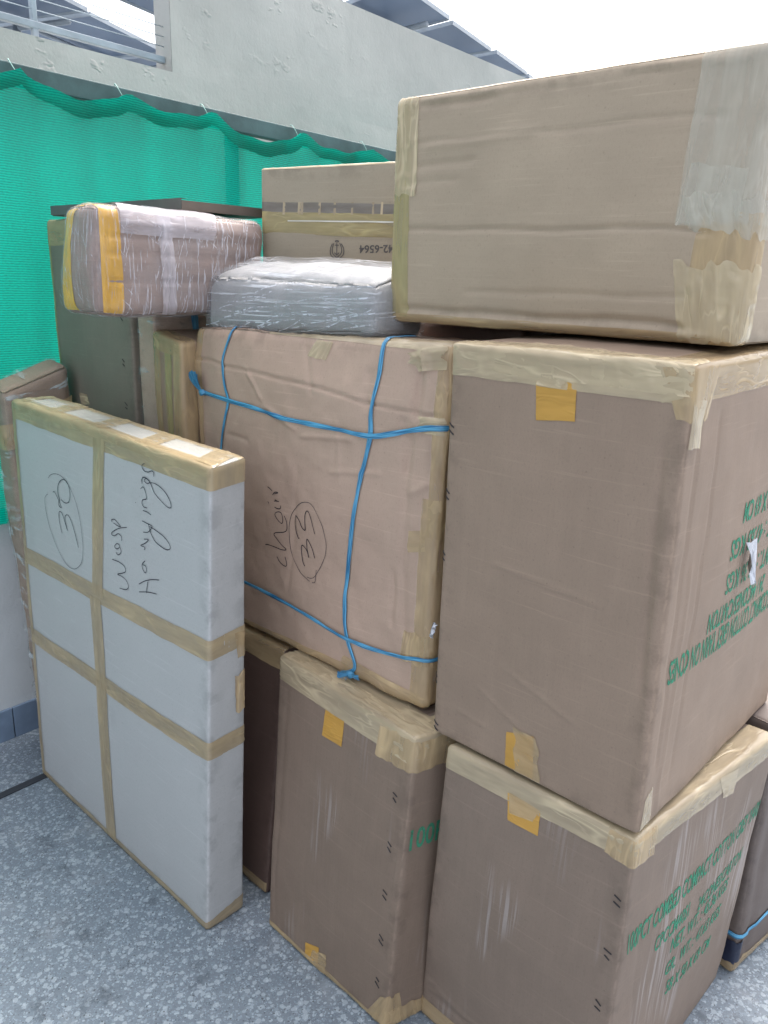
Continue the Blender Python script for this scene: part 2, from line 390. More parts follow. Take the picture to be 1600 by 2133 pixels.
M_A = card('kraft_lower', (133, 116, 103), scuff=.32)
M_B = card('kraft_tall', (151, 130, 113), flute=.3)
M_D = card('kraft_mid', (131, 113, 99), scuff=.25, flute=.5)
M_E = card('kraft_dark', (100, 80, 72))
M_C = card('kraft_top', (173, 155, 134), vert=False, flute=.25, var=.10)
M_G = card('kraft_chair', (184, 158, 140), flute=.25, var=.12, dark=.14)
M_K = card('kraft_print', (162, 151, 132), vert=False, flute=.15, dark=.12)
M_L = card('kraft_olive', (128, 120, 108), flute=.3)
M_N = card('kraft_small', (156, 134, 116))
M_I = card('kraft_wrapped', (154, 132, 122), vert=False, flute=.5, dark=.3)
M_H = card('grey_foam', (164, 162, 160), flute=.6, var=.2)
M_P = card('kraft_right', (112, 100, 94))
M_F = card('white_board', (178, 178, 177), flute=.12, dark=.06, var=.05)
T_tan = tapem('tape_tan', (196, 170, 130), .58, .18)
T_pale = tapem('tape_pale', (202, 184, 152), .60, .17, lw=.4, var=.05)
T_olv = tapem('tape_olive', (184, 170, 120), .58, .22)
T_F = tapem('tape_on_white', (176, 156, 122), .74, .28, lw=.2)
T_C = tapem('tape_clear', (208, 202, 186), .38, .42, lw=.2, var=.03)
T_yel = tapem('tape_yellow', (212, 160, 54), .95, .3)
T_yw = tapem('tape_yellow_wrapped', (216, 164, 40), .97, .2)
T_lab = tapem('label_amber', (188, 142, 62), .985, .5, lw=.0, var=.03)
INK = plain('pen_ink', (38, 38, 52), .6); STP = plain('staple_metal', (44, 38, 40), .5)
GREYPRINT = plain('grey_print', (88, 84, 82), .7)
def green():
    b = MB('green_print'); n1 = b.noise(b.geo, 90, 3, .7); n2 = b.noise(b.geo, 14, 2)
    a = b.ramp(b.math('ADD', b.math('MULTIPLY', n1, .7), b.math('MULTIPLY', n2, .5)), .50, .78, .95, .65)
    return b.done(b.mixs(a, b.n('BsdfTransparent').outputs[0], b.bsdf(srgb(62, 138, 108), .7, .2)))
GRN = green()
def strapm():
    b = MB('blue_raffia'); l_ = b.noise(b.uv, 420, 2, .5, (.03, 1, 1)); c1, c2 = srgb(30, 96, 138), srgb(96, 168, 204)
    return b.done(b.bsdf(b.mix(b.ramp(l_, .35, .65), c1, c2), .35, .5, b.bump(l_, .6, .001)))
BLUE = strapm()
def film(name, base, streak, sc, rot=0, a0=.1, a1=.6, fine=1.0, s0=30):
    """stretch film: mostly clear, whitish where layers and creases bunch"""
    b = MB(name)
    s1 = b.noise(b.uv, s0, 4, .65, sc, rot); s2 = b.noise(b.uv, 75*fine, 3, .6, sc, rot+.25); s3 = b.noise(b.uv, 4, 4, .6)
    k = b.math('MAXIMUM', b.math('MULTIPLY', b.ramp(s1, .50, .66), .7), b.ramp(s2, .56, .64))
    k = b.math('MULTIPLY', k, b.ramp(s3, .3, .6, .35, 1))
    al = b.math('MAXIMUM', b.math('MULTIPLY', k, a1), b.ramp(s3, .4, .7, a0*.6, a0*1.5))
    colr = b.mix(k, srgb(*base), srgb(*streak))
    h = b.math('ADD', s1, b.math('MULTIPLY', s2, .5))
    return b.done(b.mixs(al, b.n('BsdfTransparent').outputs[0], b.bsdf(colr, .16, .6, b.bump(h, .8, .004))))
FILM_I = film('film_over_brown', (196, 190, 190), (228, 228, 238), (2.4, .14, 1), .20, .20, .60, s0=38)
FILM_H = film('film_over_grey', (184, 186, 190), (232, 234, 238), (.05, 2.2, 1), -.10, .20, .6)
FILM_O = film('film_loose', (190, 205, 205), (222, 236, 240), (.25, .9, 1), .9, .08, .5, s0=14, fine=.4)

def terrazzo():
    b = MB('terrazzo'); g = b.geo
    wob = b.n('TexNoise'); wob.inputs['Scale'].default_value = 55; b.l(g, wob.inputs['Vector'])
    add = b.n('VectorMath', operation='MULTIPLY_ADD'); b.l(wob.outputs['Color'], add.inputs[0]); add.inputs[1].default_value = (.010,)*3; b.l(g, add.inputs[2])
    def chips(scale, lo, hi):
        v_ = b.n('TexVoronoi'); v_.inputs['Scale'].default_value = scale; v_.inputs['Randomness'].default_value = 1; b.l(add.outputs[0], v_.inputs['Vector'])
        sep = b.n('SeparateColor'); b.l(v_.outputs['Color'], sep.inputs[0])
        rad = b.math('MULTIPLY', sep.outputs[0], .66); df = b.math('SUBTRACT', rad, v_.outputs['Distance'])
        return b.math('MULTIPLY', b.ramp(df, 0.0, .07), b.ramp(sep.outputs[0], lo, hi)), sep
    c1, s1 = chips(125, .20, .35); c2, s2 = chips(270, .15, .3); c3, s3 = chips(78, .76, .80)
    matrix = b.mix(b.noise(g, 240, 3), srgb(104, 114, 124), srgb(130, 140, 149))
    big = b.noise(g, 2.0, 4, .6)
    matrix = b.mix(b.ramp(big, .35, .7), b.mix(.25, matrix, srgb(84, 90, 102)), matrix)
    chipc = b.mix(s1.outputs[1], srgb(112, 124, 134), srgb(160, 171, 180))
    colr = b.mix(c2, matrix, b.mix(s2.outputs[2], srgb(92, 104, 116), srgb(152, 165, 176)))
    colr = b.mix(c1, colr, chipc)
    colr = b.mix(b.math('MULTIPLY', c3, .5), colr, srgb(174, 184, 192))
    dcell = b.math('MULTIPLY', c2, b.ramp(s2.outputs[1], .86, .9)); colr = b.mix(dcell, colr, srgb(84, 88, 92))
    dirt = b.ramp(b.math('ADD', b.noise(g, 9, 5, .7), b.math('MULTIPLY', b.noise(g, 1.7, 2), .35)), .76, .90)
    colr = b.mix(b.math('MULTIPLY', dirt, .5), colr, srgb(52, 58, 68))
    dust = b.ramp(b.noise(g, 3.2, 5, .7), .5, .75); colr = b.mix(b.math('MULTIPLY', dust, .35), colr, srgb(176, 178, 180))
    return b.done(b.bsdf(colr, b.ramp(big, .3, .7, .42, .6), .4, b.bump(c1, .08, .001)))
def plaster(name, col, peel=True, rough=.85):
    b = MB(name); g = b.geo; c = srgb(*col)
    n0 = b.noise(g, 1.3, 4, .6); n1 = b.noise(g, 9, 5, .62); n2 = b.noise(g, 60, 4, .6)
    h = b.math('ADD', b.math('MULTIPLY', n1, .5), b.math('MULTIPLY', n2, .18))
    colr = b.mix(b.ramp(n0, .3, .7), tuple(x*.86 for x in c[:3])+(1,), c)
    colr = b.mix(b.math('MULTIPLY', b.ramp(n1, .55, .75), .25), colr, tuple(x*.7 for x in c[:3])+(1,))
    if peel:
        pk = b.ramp(b.noise(g, 6.5, 3, .6, (1, 1, 1.6)), .60, .70); msk = b.ramp(b.noise(g, .9, 2), .42, .58)
        bl = b.math('MULTIPLY', pk, msk); h = b.math('ADD', h, b.math('MULTIPLY', bl, .55))
        colr = b.mix(b.math('MULTIPLY', bl, .18), colr, tuple(x*.6 for x in c[:3])+(1,))
        strk = b.ramp(b.noise(g, 6, 4, .6, (1, 1, .12)), .55, .75); colr = b.mix(b.math('MULTIPLY', strk, .14), colr, tuple(x*.55 for x in c[:3])+(1,))
    return b.done(b.bsdf(colr, rough, .2, b.bump(h, .7, .012)))
FLOOR = terrazzo(); PLG = plaster('grey_plaster', (186, 184, 178)); PLW = plaster('white_paint', (206, 210, 212), False)
M_SK = plain('skirting_marble', (120, 138, 160), .3, .1, 30, .22)
M_STRIP = plain('divider_strip', (52, 56, 62), .4); M_RAIL = plain('rail_paint', (62, 88, 88), .55, .2, 50, .25)
M_BAR = plain('bar_paint', (150, 160, 168), .5); M_PLY = plain('board_wood', (96, 88, 80), .6, .3, 30, .25)
M_PANEL = plain('panel_back', (96, 112, 134), .5, .1, 6, .12); M_PFRAME = plain('panel_frame', (150, 158, 166), .4)
def netm(name='shade_net', dk=1.0):
    b = MB(name); g = b.uv
    wv = b.n('TexWave', wave_type='BANDS', bands_direction='Y'); wv.inputs['Scale'].default_value = 42; wv.inputs['Distortion'].default_value = 1.5; b.l(g, wv.inputs['Vector'])
    n1 = b.noise(g, 320, 2, .6, (.25, 1, 1)); n2 = b.noise(g, 2.2, 3); n3 = b.noise(g, 150, 2, .6)
    k = b.math('ADD', b.math('MULTIPLY', wv.outputs['Fac'], .35), b.math('ADD', b.math('MULTIPLY', n1, .5), b.math('MULTIPLY', n3, .25)))
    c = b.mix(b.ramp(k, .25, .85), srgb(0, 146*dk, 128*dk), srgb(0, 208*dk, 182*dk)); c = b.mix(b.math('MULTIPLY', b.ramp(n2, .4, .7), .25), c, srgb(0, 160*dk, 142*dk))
    d = b.bsdf(c, .5, .35, b.bump(k, .5, .002)); t = b.n('BsdfTranslucent'); b.l(c, t.inputs[0])
    m = b.mixs(.80, d, t.outputs[0])
    return b.done(b.mixs(b.ramp(k, .2, .9, .90, .97), b.n('BsdfTransparent').outputs[0], m))
NET = netm(); NETH = netm('net_doubled_dimmed', .76)  # hem copy is darkened: light lost through two layers, put into the colour

# ------------------------------------------------------------------ setting
def sheet(name, x0, x1, y0, y1, z, mat):
    return mesh_obj(name, [PW(x0, y0, z), PW(x1, y0, z), PW(x1, y1, z), PW(x0, y1, z)], [(0, 1, 2, 3)], mat, None, [(0, 0), (1, 0), (1, 1), (0, 1)], False)
fl = tag(sheet('floor', -60, 60, -60, 60, 0, FLOOR), 'blue grey terrazzo floor with white stone chips', kind='structure')
WV = 2.598
stp = tag(box_obj('floor_strip', PW(-3, 2.275, -.02), (7, .028, .0235), M_STRIP), 'dark divider strip set in the terrazzo floor', kind='structure')
# low parapet wall with skirting tiles
par = tag(empty('parapet_wall'), 'low white painted wall under the green net', 'wall')
box_obj('wall_core', PW(-3, WV, -.1), (15, .14, .90), PLW, par)
x = -3.0
tile = None
for k in range(33):
    ln = .45
    if tile is None:
        tile = box_obj('skirting_tile', PW(0, WV-.014, 0.0), (ln-.004, .0135, .118), M_SK, par, bev=.002)
        tile.location = Vector(PW(x, 0, 0))
    else:
        t2 = tile.copy(); COL.objects.link(t2); t2.parent = par; t2.location = Vector(PW(x, 0, random.uniform(-.0006, .0006)))
    x += ln
# frame above it that carries the net
frm = tag(empty('fence_frame'), 'dark green painted steel frame above the low white wall', 'frame')
box_obj('rail', PW(-3, WV+.0, 2.165), (15, .04, .062), M_RAIL, frm, bev=.004)
box_obj('rail', PW(-3, WV+.0, .801), (15, .04, .05), M_RAIL, frm, bev=.004)
for ux in (-.5, 2.105, 4.7, 7.3, 9.9):
    box_obj('post', PW(ux, WV+.002, .852), (.045, .036, 1.312), M_RAIL, frm, bev=.004)
# shade net, hung at the tie points
ties = [-.6, -.1, .35, .82, 1.27, 1.63, 1.985, 2.44, 2.87, 3.3, 3.75, 4.2, 4.7, 5.15, 5.6, 6.1, 6.55, 7.0, 7.5, 8.0, 8.5, 9.0]
def net_top(u):
    u = np.asarray(u); i = np.clip(np.searchsorted(ties, u)-1, 0, len(ties)-2); t0 = np.array(ties)[i]; t1 = np.array(ties)[i+1]
    t = np.clip((u-t0)/(t1-t0), 0, 1); sag = .050+.016*np.sin(i*2.3)
    return 2.205 - sag*(1-np.abs(2*t-1)**2.0)**.85 - .004*np.sin(u*40)
un = np.arange(-.6, 9.0, .022); tn = np.linspace(0, 1, 90)
Ug, Tg = np.meshgrid(un, tn, indexing='ij'); top = net_top(Ug)
Zg = top+(.805-top)*Tg
fold = (1-Tg)**1.5*.014*np.cos(2*np.pi*(Ug-.35)/.42) + .012*vnoise(np.stack([Ug.ravel()*4, Tg.ravel()*1.2, 0*Ug.ravel()], -1), 3).reshape(Ug.shape)
fold = fold + .004*vnoise(np.stack([Ug.ravel()*20, Tg.ravel()*9, 0*Ug.ravel()], -1), 5).reshape(Ug.shape)
Vg = WV-.035-np.abs(fold)*.8
vs = Ug[..., None]*UW+Vg[..., None]*VW+Zg[..., None]*np.array([0, 0, 1.0])
f = grid_idx(len(un), len(tn)); uvn = np.stack([Ug.ravel(), Zg.ravel()], -1)
net = tag(empty('shade_net'), 'bright green shade net hung in scallops from the dark rail', 'net')
mesh_obj('net_sheet', vs.reshape(-1, 3), f, NET, net, uvn[f].reshape(-1, 2))
# doubled hem along the top
th = np.linspace(0, 1, 8); Uh, Th = np.meshgrid(un, th, indexing='ij'); toph = net_top(Uh)
Zh = toph - Th*(.050+.005*np.sin(Uh*9)); Tq = (toph-Zh)/(toph-.805)
foldh = (1-Tq)**1.5*.014*np.cos(2*np.pi*(Uh-.35)/.42)
for dv, tz in ((-.014, .0005),):
    Vh = WV-.035-np.abs(foldh)*.8+dv
    vh = Uh[..., None]*UW+Vh[..., None]*VW+(Zh+tz)[..., None]*np.array([0, 0, 1.0])
    f = grid_idx(len(un), len(th)); uvh = np.stack([Uh.ravel()+.3, Zh.ravel()], -1)
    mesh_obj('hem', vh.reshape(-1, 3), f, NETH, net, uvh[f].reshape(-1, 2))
M_TIE = plain('tie_cord', (150, 190, 180), .5)
for t_ in ties[1:-1]:
    pts = []
    for k in range(13):
        g = 2*math.pi*k/12; pts.append(PW(t_+.012*math.sin(g*2), WV+.018+.040*math.cos(g), 2.198+.040*math.sin(g)))
    tube('tie', pts, .0013, M_TIE, net, 6)

# grey plastered wall further back, with an opening and light railing bars
GV = 3.6
gw = tag(empty('plastered_wall'), 'grey plastered wall with peeling patches and an opening behind the net', 'wall')
u0, u1, zb = .2, 2.565, 2.59
def gridwall(name, ua, ub, za, zb_, parent):
    n, m = max(2, int((ub-ua)/.04)), max(2, int((zb_-za)/.04))
    A_, B_ = np.meshgrid(np.linspace(ua, ub, n), np.linspace(za, zb_, m), indexing='ij')
    d = .006*fbm(np.stack([A_.ravel()*2.2, B_.ravel()*2.2, 0*A_.ravel()], -1), 21, 4).reshape(A_.shape)
    ed = np.minimum(np.minimum(A_-ua, ub-A_), np.minimum(B_-za, zb_-B_)); d = d*np.clip(ed/.08, 0, 1)
    v_ = A_[..., None]*UW+(GV-.003-d)[..., None]*VW+B_[..., None]*np.array([0, 0, 1.0]); f_ = grid_idx(n, m)
    return mesh_obj(name, v_.reshape(-1, 3), f_, PLG, parent)
box_obj('wall_core', PW(-6, GV, -.1), (18, .13, zb+.1), PLG, gw); gridwall('plaster_face', -6, 12, .5, zb, gw)
box_obj('wall_core', PW(u1, GV, zb), (12-u1, .13, 3.205-zb), PLG, gw); gridwall('plaster_face', u1, 12, zb, 3.205, gw)
box_obj('wall_core', PW(-6, GV, zb), (6+u0, .13, 3.205-zb), PLG, gw)
rl = tag(empty('railing'), 'white railing bars across the opening in the grey wall', 'railing')
box_obj('rail', PW(u0, GV+.05, 2.635), (u1-u0, .03, .030), M_BAR, rl, bev=.004)
for ux in (.9, 1.895): box_obj('upright', PW(ux, GV+.052, zb), (.026, .026, .60), M_BAR, rl, bev=.004)
for za in (2.708, 2.752, 2.795): tube('wire', [PW(u0, GV+.06, za), PW(u1, GV+.06, za+.002)], .0022, M_BAR, rl, 6)

# solar panel rows on posts beyond the grey wall
def solar(label, q, nu, nv, z, gap=.07):
    r_ = tag(empty('solar_array'), label, 'solar array', 'solar panel rows beyond the grey wall')
    q = np.array(q, float)
    bil = lambda s_, t_: (1-s_)*((1-t_)*q[0]+t_*q[3])+s_*((1-t_)*q[1]+t_*q[2])
    L1, L2 = np.linalg.norm(q[1]-q[0]), np.linalg.norm(q[3]-q[0])
    for i in range(nu):
        for j in range(nv):
            g1, g2 = gap*(.5+random.random())/L1/2, gap*(.4+random.random())/L2/2
            s0, s1, t0, t1 = i/nu+g1, (i+1)/nu-g1, j/nv+g2, (j+1)/nv-g2
            cs = [bil(a_, b_) for a_, b_ in ((s0, t0), (s1, t0), (s1, t1), (s0, t1))]
            dz = random.uniform(-.01, .01); cm = sum(cs)/4
            vv = [PW(c_[0], c_[1], z+dz+h_) for h_ in (0, .035) for c_ in cs]
            ci = [c_+(cm-c_)*.035 for c_ in cs]; vv += [PW(c_[0], c_[1], z+dz+.014) for c_ in ci]
            fs = [(4, 5, 6, 7), (0, 1, 5, 4), (1, 2, 6, 5), (2, 3, 7, 6), (3, 0, 4, 7)]
            fs += [(0, 8, 9, 1), (1, 9, 10, 2), (2, 10, 11, 3), (3, 11, 8, 0), (8, 11, 10, 9)]
            o = mesh_obj('solar_panel', vv, fs, M_PFRAME, r_, None, False); o.data.materials.append(M_PANEL)
            o.data.polygons[9].material_index = 1
    for t_ in (.25, .75):
        a_, b_ = bil(0, t_), bil(1, t_); tube('purlin', [PW(*a_, z-.03), PW(*b_, z-.03)], .018, M_PFRAME, r_, 6)
    for s_ in (.12, .38, .62, .88):
        for t_ in (.25, .75):
            c_ = bil(s_, t_); tube('post', [PW(*c_, 0), PW(*c_, z-.05)], .035, M_PFRAME, r_, 8)
        a_, b_ = bil(s_, .05), bil(s_, .95); tube('rafter', [PW(*a_, z-.08), PW(*b_, z-.08)], .025, M_PFRAME, r_, 6)
solar('near row of dark solar panels seen from below above the grey wall', [(3.25, 3.95), (9.9, 5.20), (9.2, 7.6), (4.05, 6.50)], 7, 2, 3.8, .12)
solar('far row of dark solar panels seen through the wall opening', [(1.9, 6.0), (7.5, 8.35), (6.6, 11.2), (1.0, 8.9)], 5, 2, 3.8)

# ------------------------------------------------------------------ cartons
rnd = random.Random(3)
def staples(bx, face, pts, ln=.014, ang=.5):
    for (x_, y_) in pts:
        c = bx.inv(face, x_, y_)
        for k in (-1, 1):
            cc = c+np.array([0, k*.0065]); a_ = ang+rnd.uniform(-.2, .2); d_ = np.array([math.cos(a_), math.sin(a_)])*ln/2*rnd.uniform(.8, 1.2)
            bx.path(face, [cc-d_, cc+d_], .0034, STP, 'staple', px=False, off=.0012, thick=.0012, smooth=0)

# --- A: lower right carton
zA = .69
A = Box(P(1.100, .429), P(1.103, .873), P(1.691, .415), hz(1326, 1752, zA), hz(929, 1551, zA), hz(1620, 1527, zA), r=.010, seed=2, bulge=(.012, .008, .0), amp=.0022, fine=.0004)
A.root = tag(empty('carton'), 'scuffed brown carton on the floor at lower right, green stencilled lettering the right way up', 'carton', 'printed yarn cartons')
W, D, H = A.W, A.D, A.H
A.crease('A', 0.0, .075, W, .075, .004, -.0025); A.crease('A', .12, .08, .44, .10, .003, .002)
A.crease('B', .06, .5, .09, .2, .006, -.0015)
A.body('carton_body', M_A, step=.0065)
A.strip('TA', [(-.045, 0), (.055, 0), (.06, W), (-.05, W)], T_pale, wr=0.0007)
A.strip('TB', [(-.040, 0), (.055, 0), (.06, D), (-.046, D)], T_pale, wr=0.0007)
A.strip('N', [(-.07, H-.062), (.055, H-.05), (.050, H-.002), (-.07, H-.002)], T_tan, layer=2, rag=.004)
A.patch('A', [(1058, 1650), (1058, 1708), (1120, 1742), (1126, 1690)], T_lab, name='amber_label', layer=1)
A.patch('A', [(1063, 1650), (1064, 1694), (1112, 1712), (1127, 1690)], T_tan, layer=3, rag=.004)
A.tape('BA', -.03, .05, W-.16, W, T_tan); A.tape('BA', -.03, .035, 0, W-.15, T_tan)
A.patch('B', [(1500, 1622), (1505, 1662), (1525, 1650), (1538, 1600)], T_pale, layer=3, rag=.004)
staples(A, 'A', [(1285, 1878), (1265, 1988), (1245, 2095), (1226, 2200)])
NB = A.inv('B', 1306, 1985)
t_ = [('100PCT COMBED COMPACT COTTON GREY YARN', (1306, 1988), (1582, 1688), .041), ('CPCCM40S1', (1362, 1985), (1432, 1906), .034), ('24CONES/CARTON', (1450, 1898), (1540, 1788), .034),
      ('NET. WT. : 45.36 KGS', (1394, 1984), (1512, 1850), .034), ('GR.  WT. : 47.63 KGS', (1383, 2035), (1496, 1905), .034), ('58 X 50 X 69 CM', (1384, 2072), (1474, 1972), .034)]
for s_, p0, p1, hh in t_:
    a0, a1 = A.inv('B', *p0), A.inv('B', *p1); d_ = a1-a0; L_ = np.linalg.norm(d_); d_ /= L_
    A.text('B', s_, a0, d_, (-d_[1]*.2, 1), L_, hh, GRN)

# --- B: tall right carton on top of A
B0, B1 = hz(1328, 1745, .697), hz(900, 1522, .697)
uB = float(B0@U)
Bn, Bl = onu(1452, 757, uB), onu(941, 712, uB)
Bx = Box(B0, B1, B0+.66*U, Bn, Bl, Bn+.66*U, B1=None, r=.011, seed=5, bulge=(.006, .006, .010), amp=.0022, fine=.0003)
Bx.c[:, 1, 1, 2] += .014
Bx.root = tag(empty('carton'), 'tall brown carton in the middle of the right stack, its green lettering upside down', 'carton', 'printed yarn cartons')
W, D, H = Bx.W, Bx.D, Bx.H
for x0, y0, x1, y1 in ((.30, .22, .12, .16), (.36, .16, .20, .08), (.42, .085, .30, .07), (.35, .42, .1, .40)): Bx.crease('A', x0, y0, x1, y1, .003, .0022)
Bx.crease('A', .032, .70, .028, .25, .0045, -.004); Bx.crease('A', .012, .60, .012, .03, .006, .003)
Bx.crease('B', .045, .74, .04, .1, .006, -.003); Bx.crease('B', .12, .74, .11, .05, .004, -.0022); Bx.crease('B', .075, .5, .07, .0, .005, .0022)
Bx.body('carton_body', M_B, step=.0055)
Bx.strip('TA', [(-.062, -.0), (.06, -.0), (.06, W), (-.058, W)], T_pale, wr=0.0013, step=.006)
Bx.strip('TB', [(-.060, 0), (.06, 0), (.06, D), (-.060, D)], T_tan, wr=0.0005)
Bx.strip('TA', [(-.05, 0), (.05, 0), (.05, .36), (-.045, .36)], T_pale, wr=0.0014, layer=2, step=.006)
Bx.patch('A', [(1378, 800), (1378, 838), (1425, 830), (1430, 790)], T_pale, layer=3, rag=.003, wr=0.0007)
Bx.strip('N', [(-.065, H-.09), (.02, H-.085), (.05, H-.01), (-.09, H-.01)], T_tan, layer=3, rag=.004, wr=0.0007)
Bx.strip('N', [(-.052, H-.135), (-.006, H-.13), (-.006, H-.06), (-.052, H-.06)], T_pale, layer=4, rag=.004)
Bx.strip('N', [(-.045, .01), (-.008, .01), (-.012, .07), (-.040, .08)], T_pale, layer=1, rag=.004)
Bx.patch('A', [(1118, 789), (1117, 875), (1198, 879), (1203, 792)], T_lab, name='amber_label', layer=1)
Bx.patch('A', [(1120, 775), (1122, 800), (1172, 812), (1178, 780)], T_pale, layer=3, rag=.006, wr=0.0009)
Bx.patch('A', [(1055, 1524), (1052, 1592), (1110, 1622), (1112, 1535)], T_lab, name='amber_label', layer=1)
Bx.patch('A', [(1072, 1515), (1068, 1601), (1120, 1628), (1120, 1540)], T_tan, layer=3, rag=.008, wr=0.0007)
staples(Bx, 'A', [(940, 893), (932, 1030), (924, 1158), (909, 1402), (908, 1510)])
# torn paper scraps
def scrap(bx, face, px, sz, name='torn_paper', mat=None, seed=1):
    c = bx.inv(face, *px); n = 9; r_ = random.Random(seed); vs, k = [], 0
    for i in range(n):
        for j in range(5):
            x_ = (i/(n-1)-.5)*sz*.35*(1-.5*j/4)+.004*r_.uniform(-1, 1); y_ = (.5-j/4)*sz+.003*r_.uniform(-1, 1)
            o_ = .004+.010*abs(math.sin(i*1.3+j*.9))+.008*j/4
            vs.append(bx.M(bx.E(face, [c[0]+x_+.02*(j/4)**2], [c[1]+y_]), o_)[0])
    return mesh_obj(name, vs, grid_idx(n, 5), mat, bx.root)
PAPER = plain('torn_paper', (205, 205, 210), .7, .3, 60, .25)
scrap(Bx, 'B', (1548, 1170), .085, mat=PAPER, seed=3); scrap(Bx, 'A', (910, 1288), .035, mat=PAPER, seed=5)
# lettering upside down on B: reading direction runs back towards the near edge
t_ = [('100PCT COMPACT COTTON GREY YARN ON CONES', (1700, 1255), (1388, 1428), .043), ('24 / 44CONES/CARTON', (1690, 1205), (1470, 1322), .038),
      ('NET. WT. : 45.36 KGS', (1690, 1130), (1507, 1240), .038), ('GR. WT. : 47.63 KGS', (1690, 1075), (1517, 1170), .038), ('58 X 50 X 69 CM', (1680, 1040), (1545, 1090), .038)]
for s_, p0, p1, hh in t_:
    a1 = Bx.inv('B', *p1); a1 = a1+np.array([0, hh]); L_ = {0: .56, 1: .30, 2: .34, 3: .34, 4: .24}[t_.index((s_, p0, p1, hh))]
    Bx.text('B', s_, (a1[0]+L_*.98, a1[1]), (-.98, 0), (0, -1), L_, hh, GRN)

# --- C: big carton on top of B
uC = 1.303
C0, C1 = onu(1533, 724, uC), onu(806, 667, uC); C2, C3 = onu(1634, 74, uC), onu(824, 203, uC)
Cx = Box(C0, C1, C0+.55*U, C2, C3, C2+.52*U-.02*V, r=.016, seed=8, bulge=(.008, .004, .0), amp=.0018)
Cx.root = tag(empty('carton'), 'wide plain brown carton on top of the right stack, against the sky', 'carton')
def hl(bx, y, x0, x1, w, a): bx.crease('A', x0, y, x1, y, w, a, .08)
W, D, H = Cx.W, Cx.D, Cx.H
def ln(bx, p, q, w, a): a0, a1 = bx.inv('A', *p), bx.inv('A', *q); bx.crease('A', a0[0], a0[1], a1[0], a1[1], w, a, .02)
ln(Cx, (842, 478), (1490, 476), .0035, -.005); ln(Cx, (860, 300), (1530, 232), .004, -.0025); ln(Cx, (960, 608), (1460, 618), .005, -.0022)
ln(Cx, (832, 642), (1440, 678), .006, -.006); ln(Cx, (832, 655), (1480, 700), .006, .003); ln(Cx, (870, 222), (1040, 198), .006, -.005); ln(Cx, (870, 215), (1590, 110), .004, .003)
ln(Cx, (860, 350), (1000, 330), .007, -.003); ln(Cx, (1040, 192), (1400, 140), .006, -.003); ln(Cx, (850, 385), (960, 372), .006, -.002); ln(Cx, (880, 310), (1130, 270), .009, .003)
Cx.body('carton_body', M_C, step=.0045)
Cx.strip('L', [(-.062, 0.0), (.05, 0.0), (.05, H), (-.045, H)], T_olv, wr=0.0005)
Cx.strip('L', [(-.070, H-.19), (.05, H-.19), (.05, H), (-.066, H)], T_pale, wr=0.0013, layer=2, rag=.006, step=.005)
Cx.strip('N', [(-.05, 0), (.10, 0), (.085, H*.46), (-.05, H*.46)], T_tan, wr=0.0005, rag=.003)
Cx.strip('N', [(-.05, H*.42), (.125, H*.42), (.115, H), (-.05, H)], T_C, wr=0.0005)
Cx.patch('A', [(1408, 470), (1540, 462), (1560, 352), (1442, 340)], T_C, layer=2, rag=.003)
Cx.strip('N', [(-.05, .0), (.095, .0), (.12, .13), (-.05, .12)], T_pale, wr=0.0014, layer=2, rag=.012, step=.005)
Cx.strip('BA', [(-.05, 0), (.018, 0), (.018, W), (-.05, W)], T_tan, wr=0.0005)
Cx.strip('N', [(-.06, H*.38), (.1, H*.40), (.12, H*.52), (-.06, H*.52)], T_C, wr=0.0018, layer=3, rag=.01, step=.005)

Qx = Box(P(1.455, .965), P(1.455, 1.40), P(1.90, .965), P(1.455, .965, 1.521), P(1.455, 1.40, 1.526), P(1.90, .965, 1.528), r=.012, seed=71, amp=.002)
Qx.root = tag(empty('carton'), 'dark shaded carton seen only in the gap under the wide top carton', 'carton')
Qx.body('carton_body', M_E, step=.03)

# --- D: middle lower carton
D0, D1, D2 = hz(801, 2149, 0), hz(556, 1926, 0), None
D2 = D0+.22*dirn(60); zD = .69
Dn, Dl = hz(866, 1540, zD), hz(582, 1362, zD)
Dx = Box(D0, D1, D2, Dn, Dl, Dn+.22*dirn(60), r=.012, seed=11, bulge=(.008, -.004, 0), amp=.0025, fine=.0004)
Dx.c[:, 1, 1, 2] -= .0
Dx.root = tag(empty('carton'), 'brown carton on the floor under the raffia tied one, staples down its right edge', 'carton', 'printed yarn cartons')
W, D, H = Dx.W, Dx.D, Dx.H
ln(Dx, (848, 1640), (808, 2090), .004, -.003); ln(Dx, (600, 1420), (570, 1900), .005, -.002)
Dx.body('carton_body', M_D, step=.0065)
Dx.strip('TA', [(-.062, 0), (.09, 0), (.09, W), (-.060, W)], T_pale, wr=0.0010)
Dx.strip('TA', [(.008, 0), (.05, 0), (.05, W), (.004, W)], T_pale, wr=0.0018, layer=2, step=.005)
Dx.strip('N', [(-.11, H-.075), (.105, H-.085), (.10, H-.01), (-.11, H-.01)], T_tan, layer=3, rag=.003, wr=0.0006)
Dx.strip('TB', [(-.05, 0), (.06, 0), (.06, D), (-.05, D)], T_pale, wr=0.0009)
Dx.patch('A', [(679, 1478), (672, 1530), (712, 1556), (718, 1502)], T_lab, name='amber_label', layer=1)
Dx.patch('A', [(638, 1962), (637, 1992), (662, 2010), (664, 1975)], T_lab, name='amber_label', layer=1)
Dx.patch('A', [(653, 1978), (652, 2010), (678, 2030), (680, 1990)], T_tan, layer=2, rag=.003)
Dx.strip('BA', [(-.03, 0), (.018, 0), (.022, W), (-.03, W)], T_tan)
Dx.strip('N', [(-.16, .0), (.04, .0), (.035, .05), (-.14, .045)], T_tan, layer=2, rag=.008, wr=0.0014)
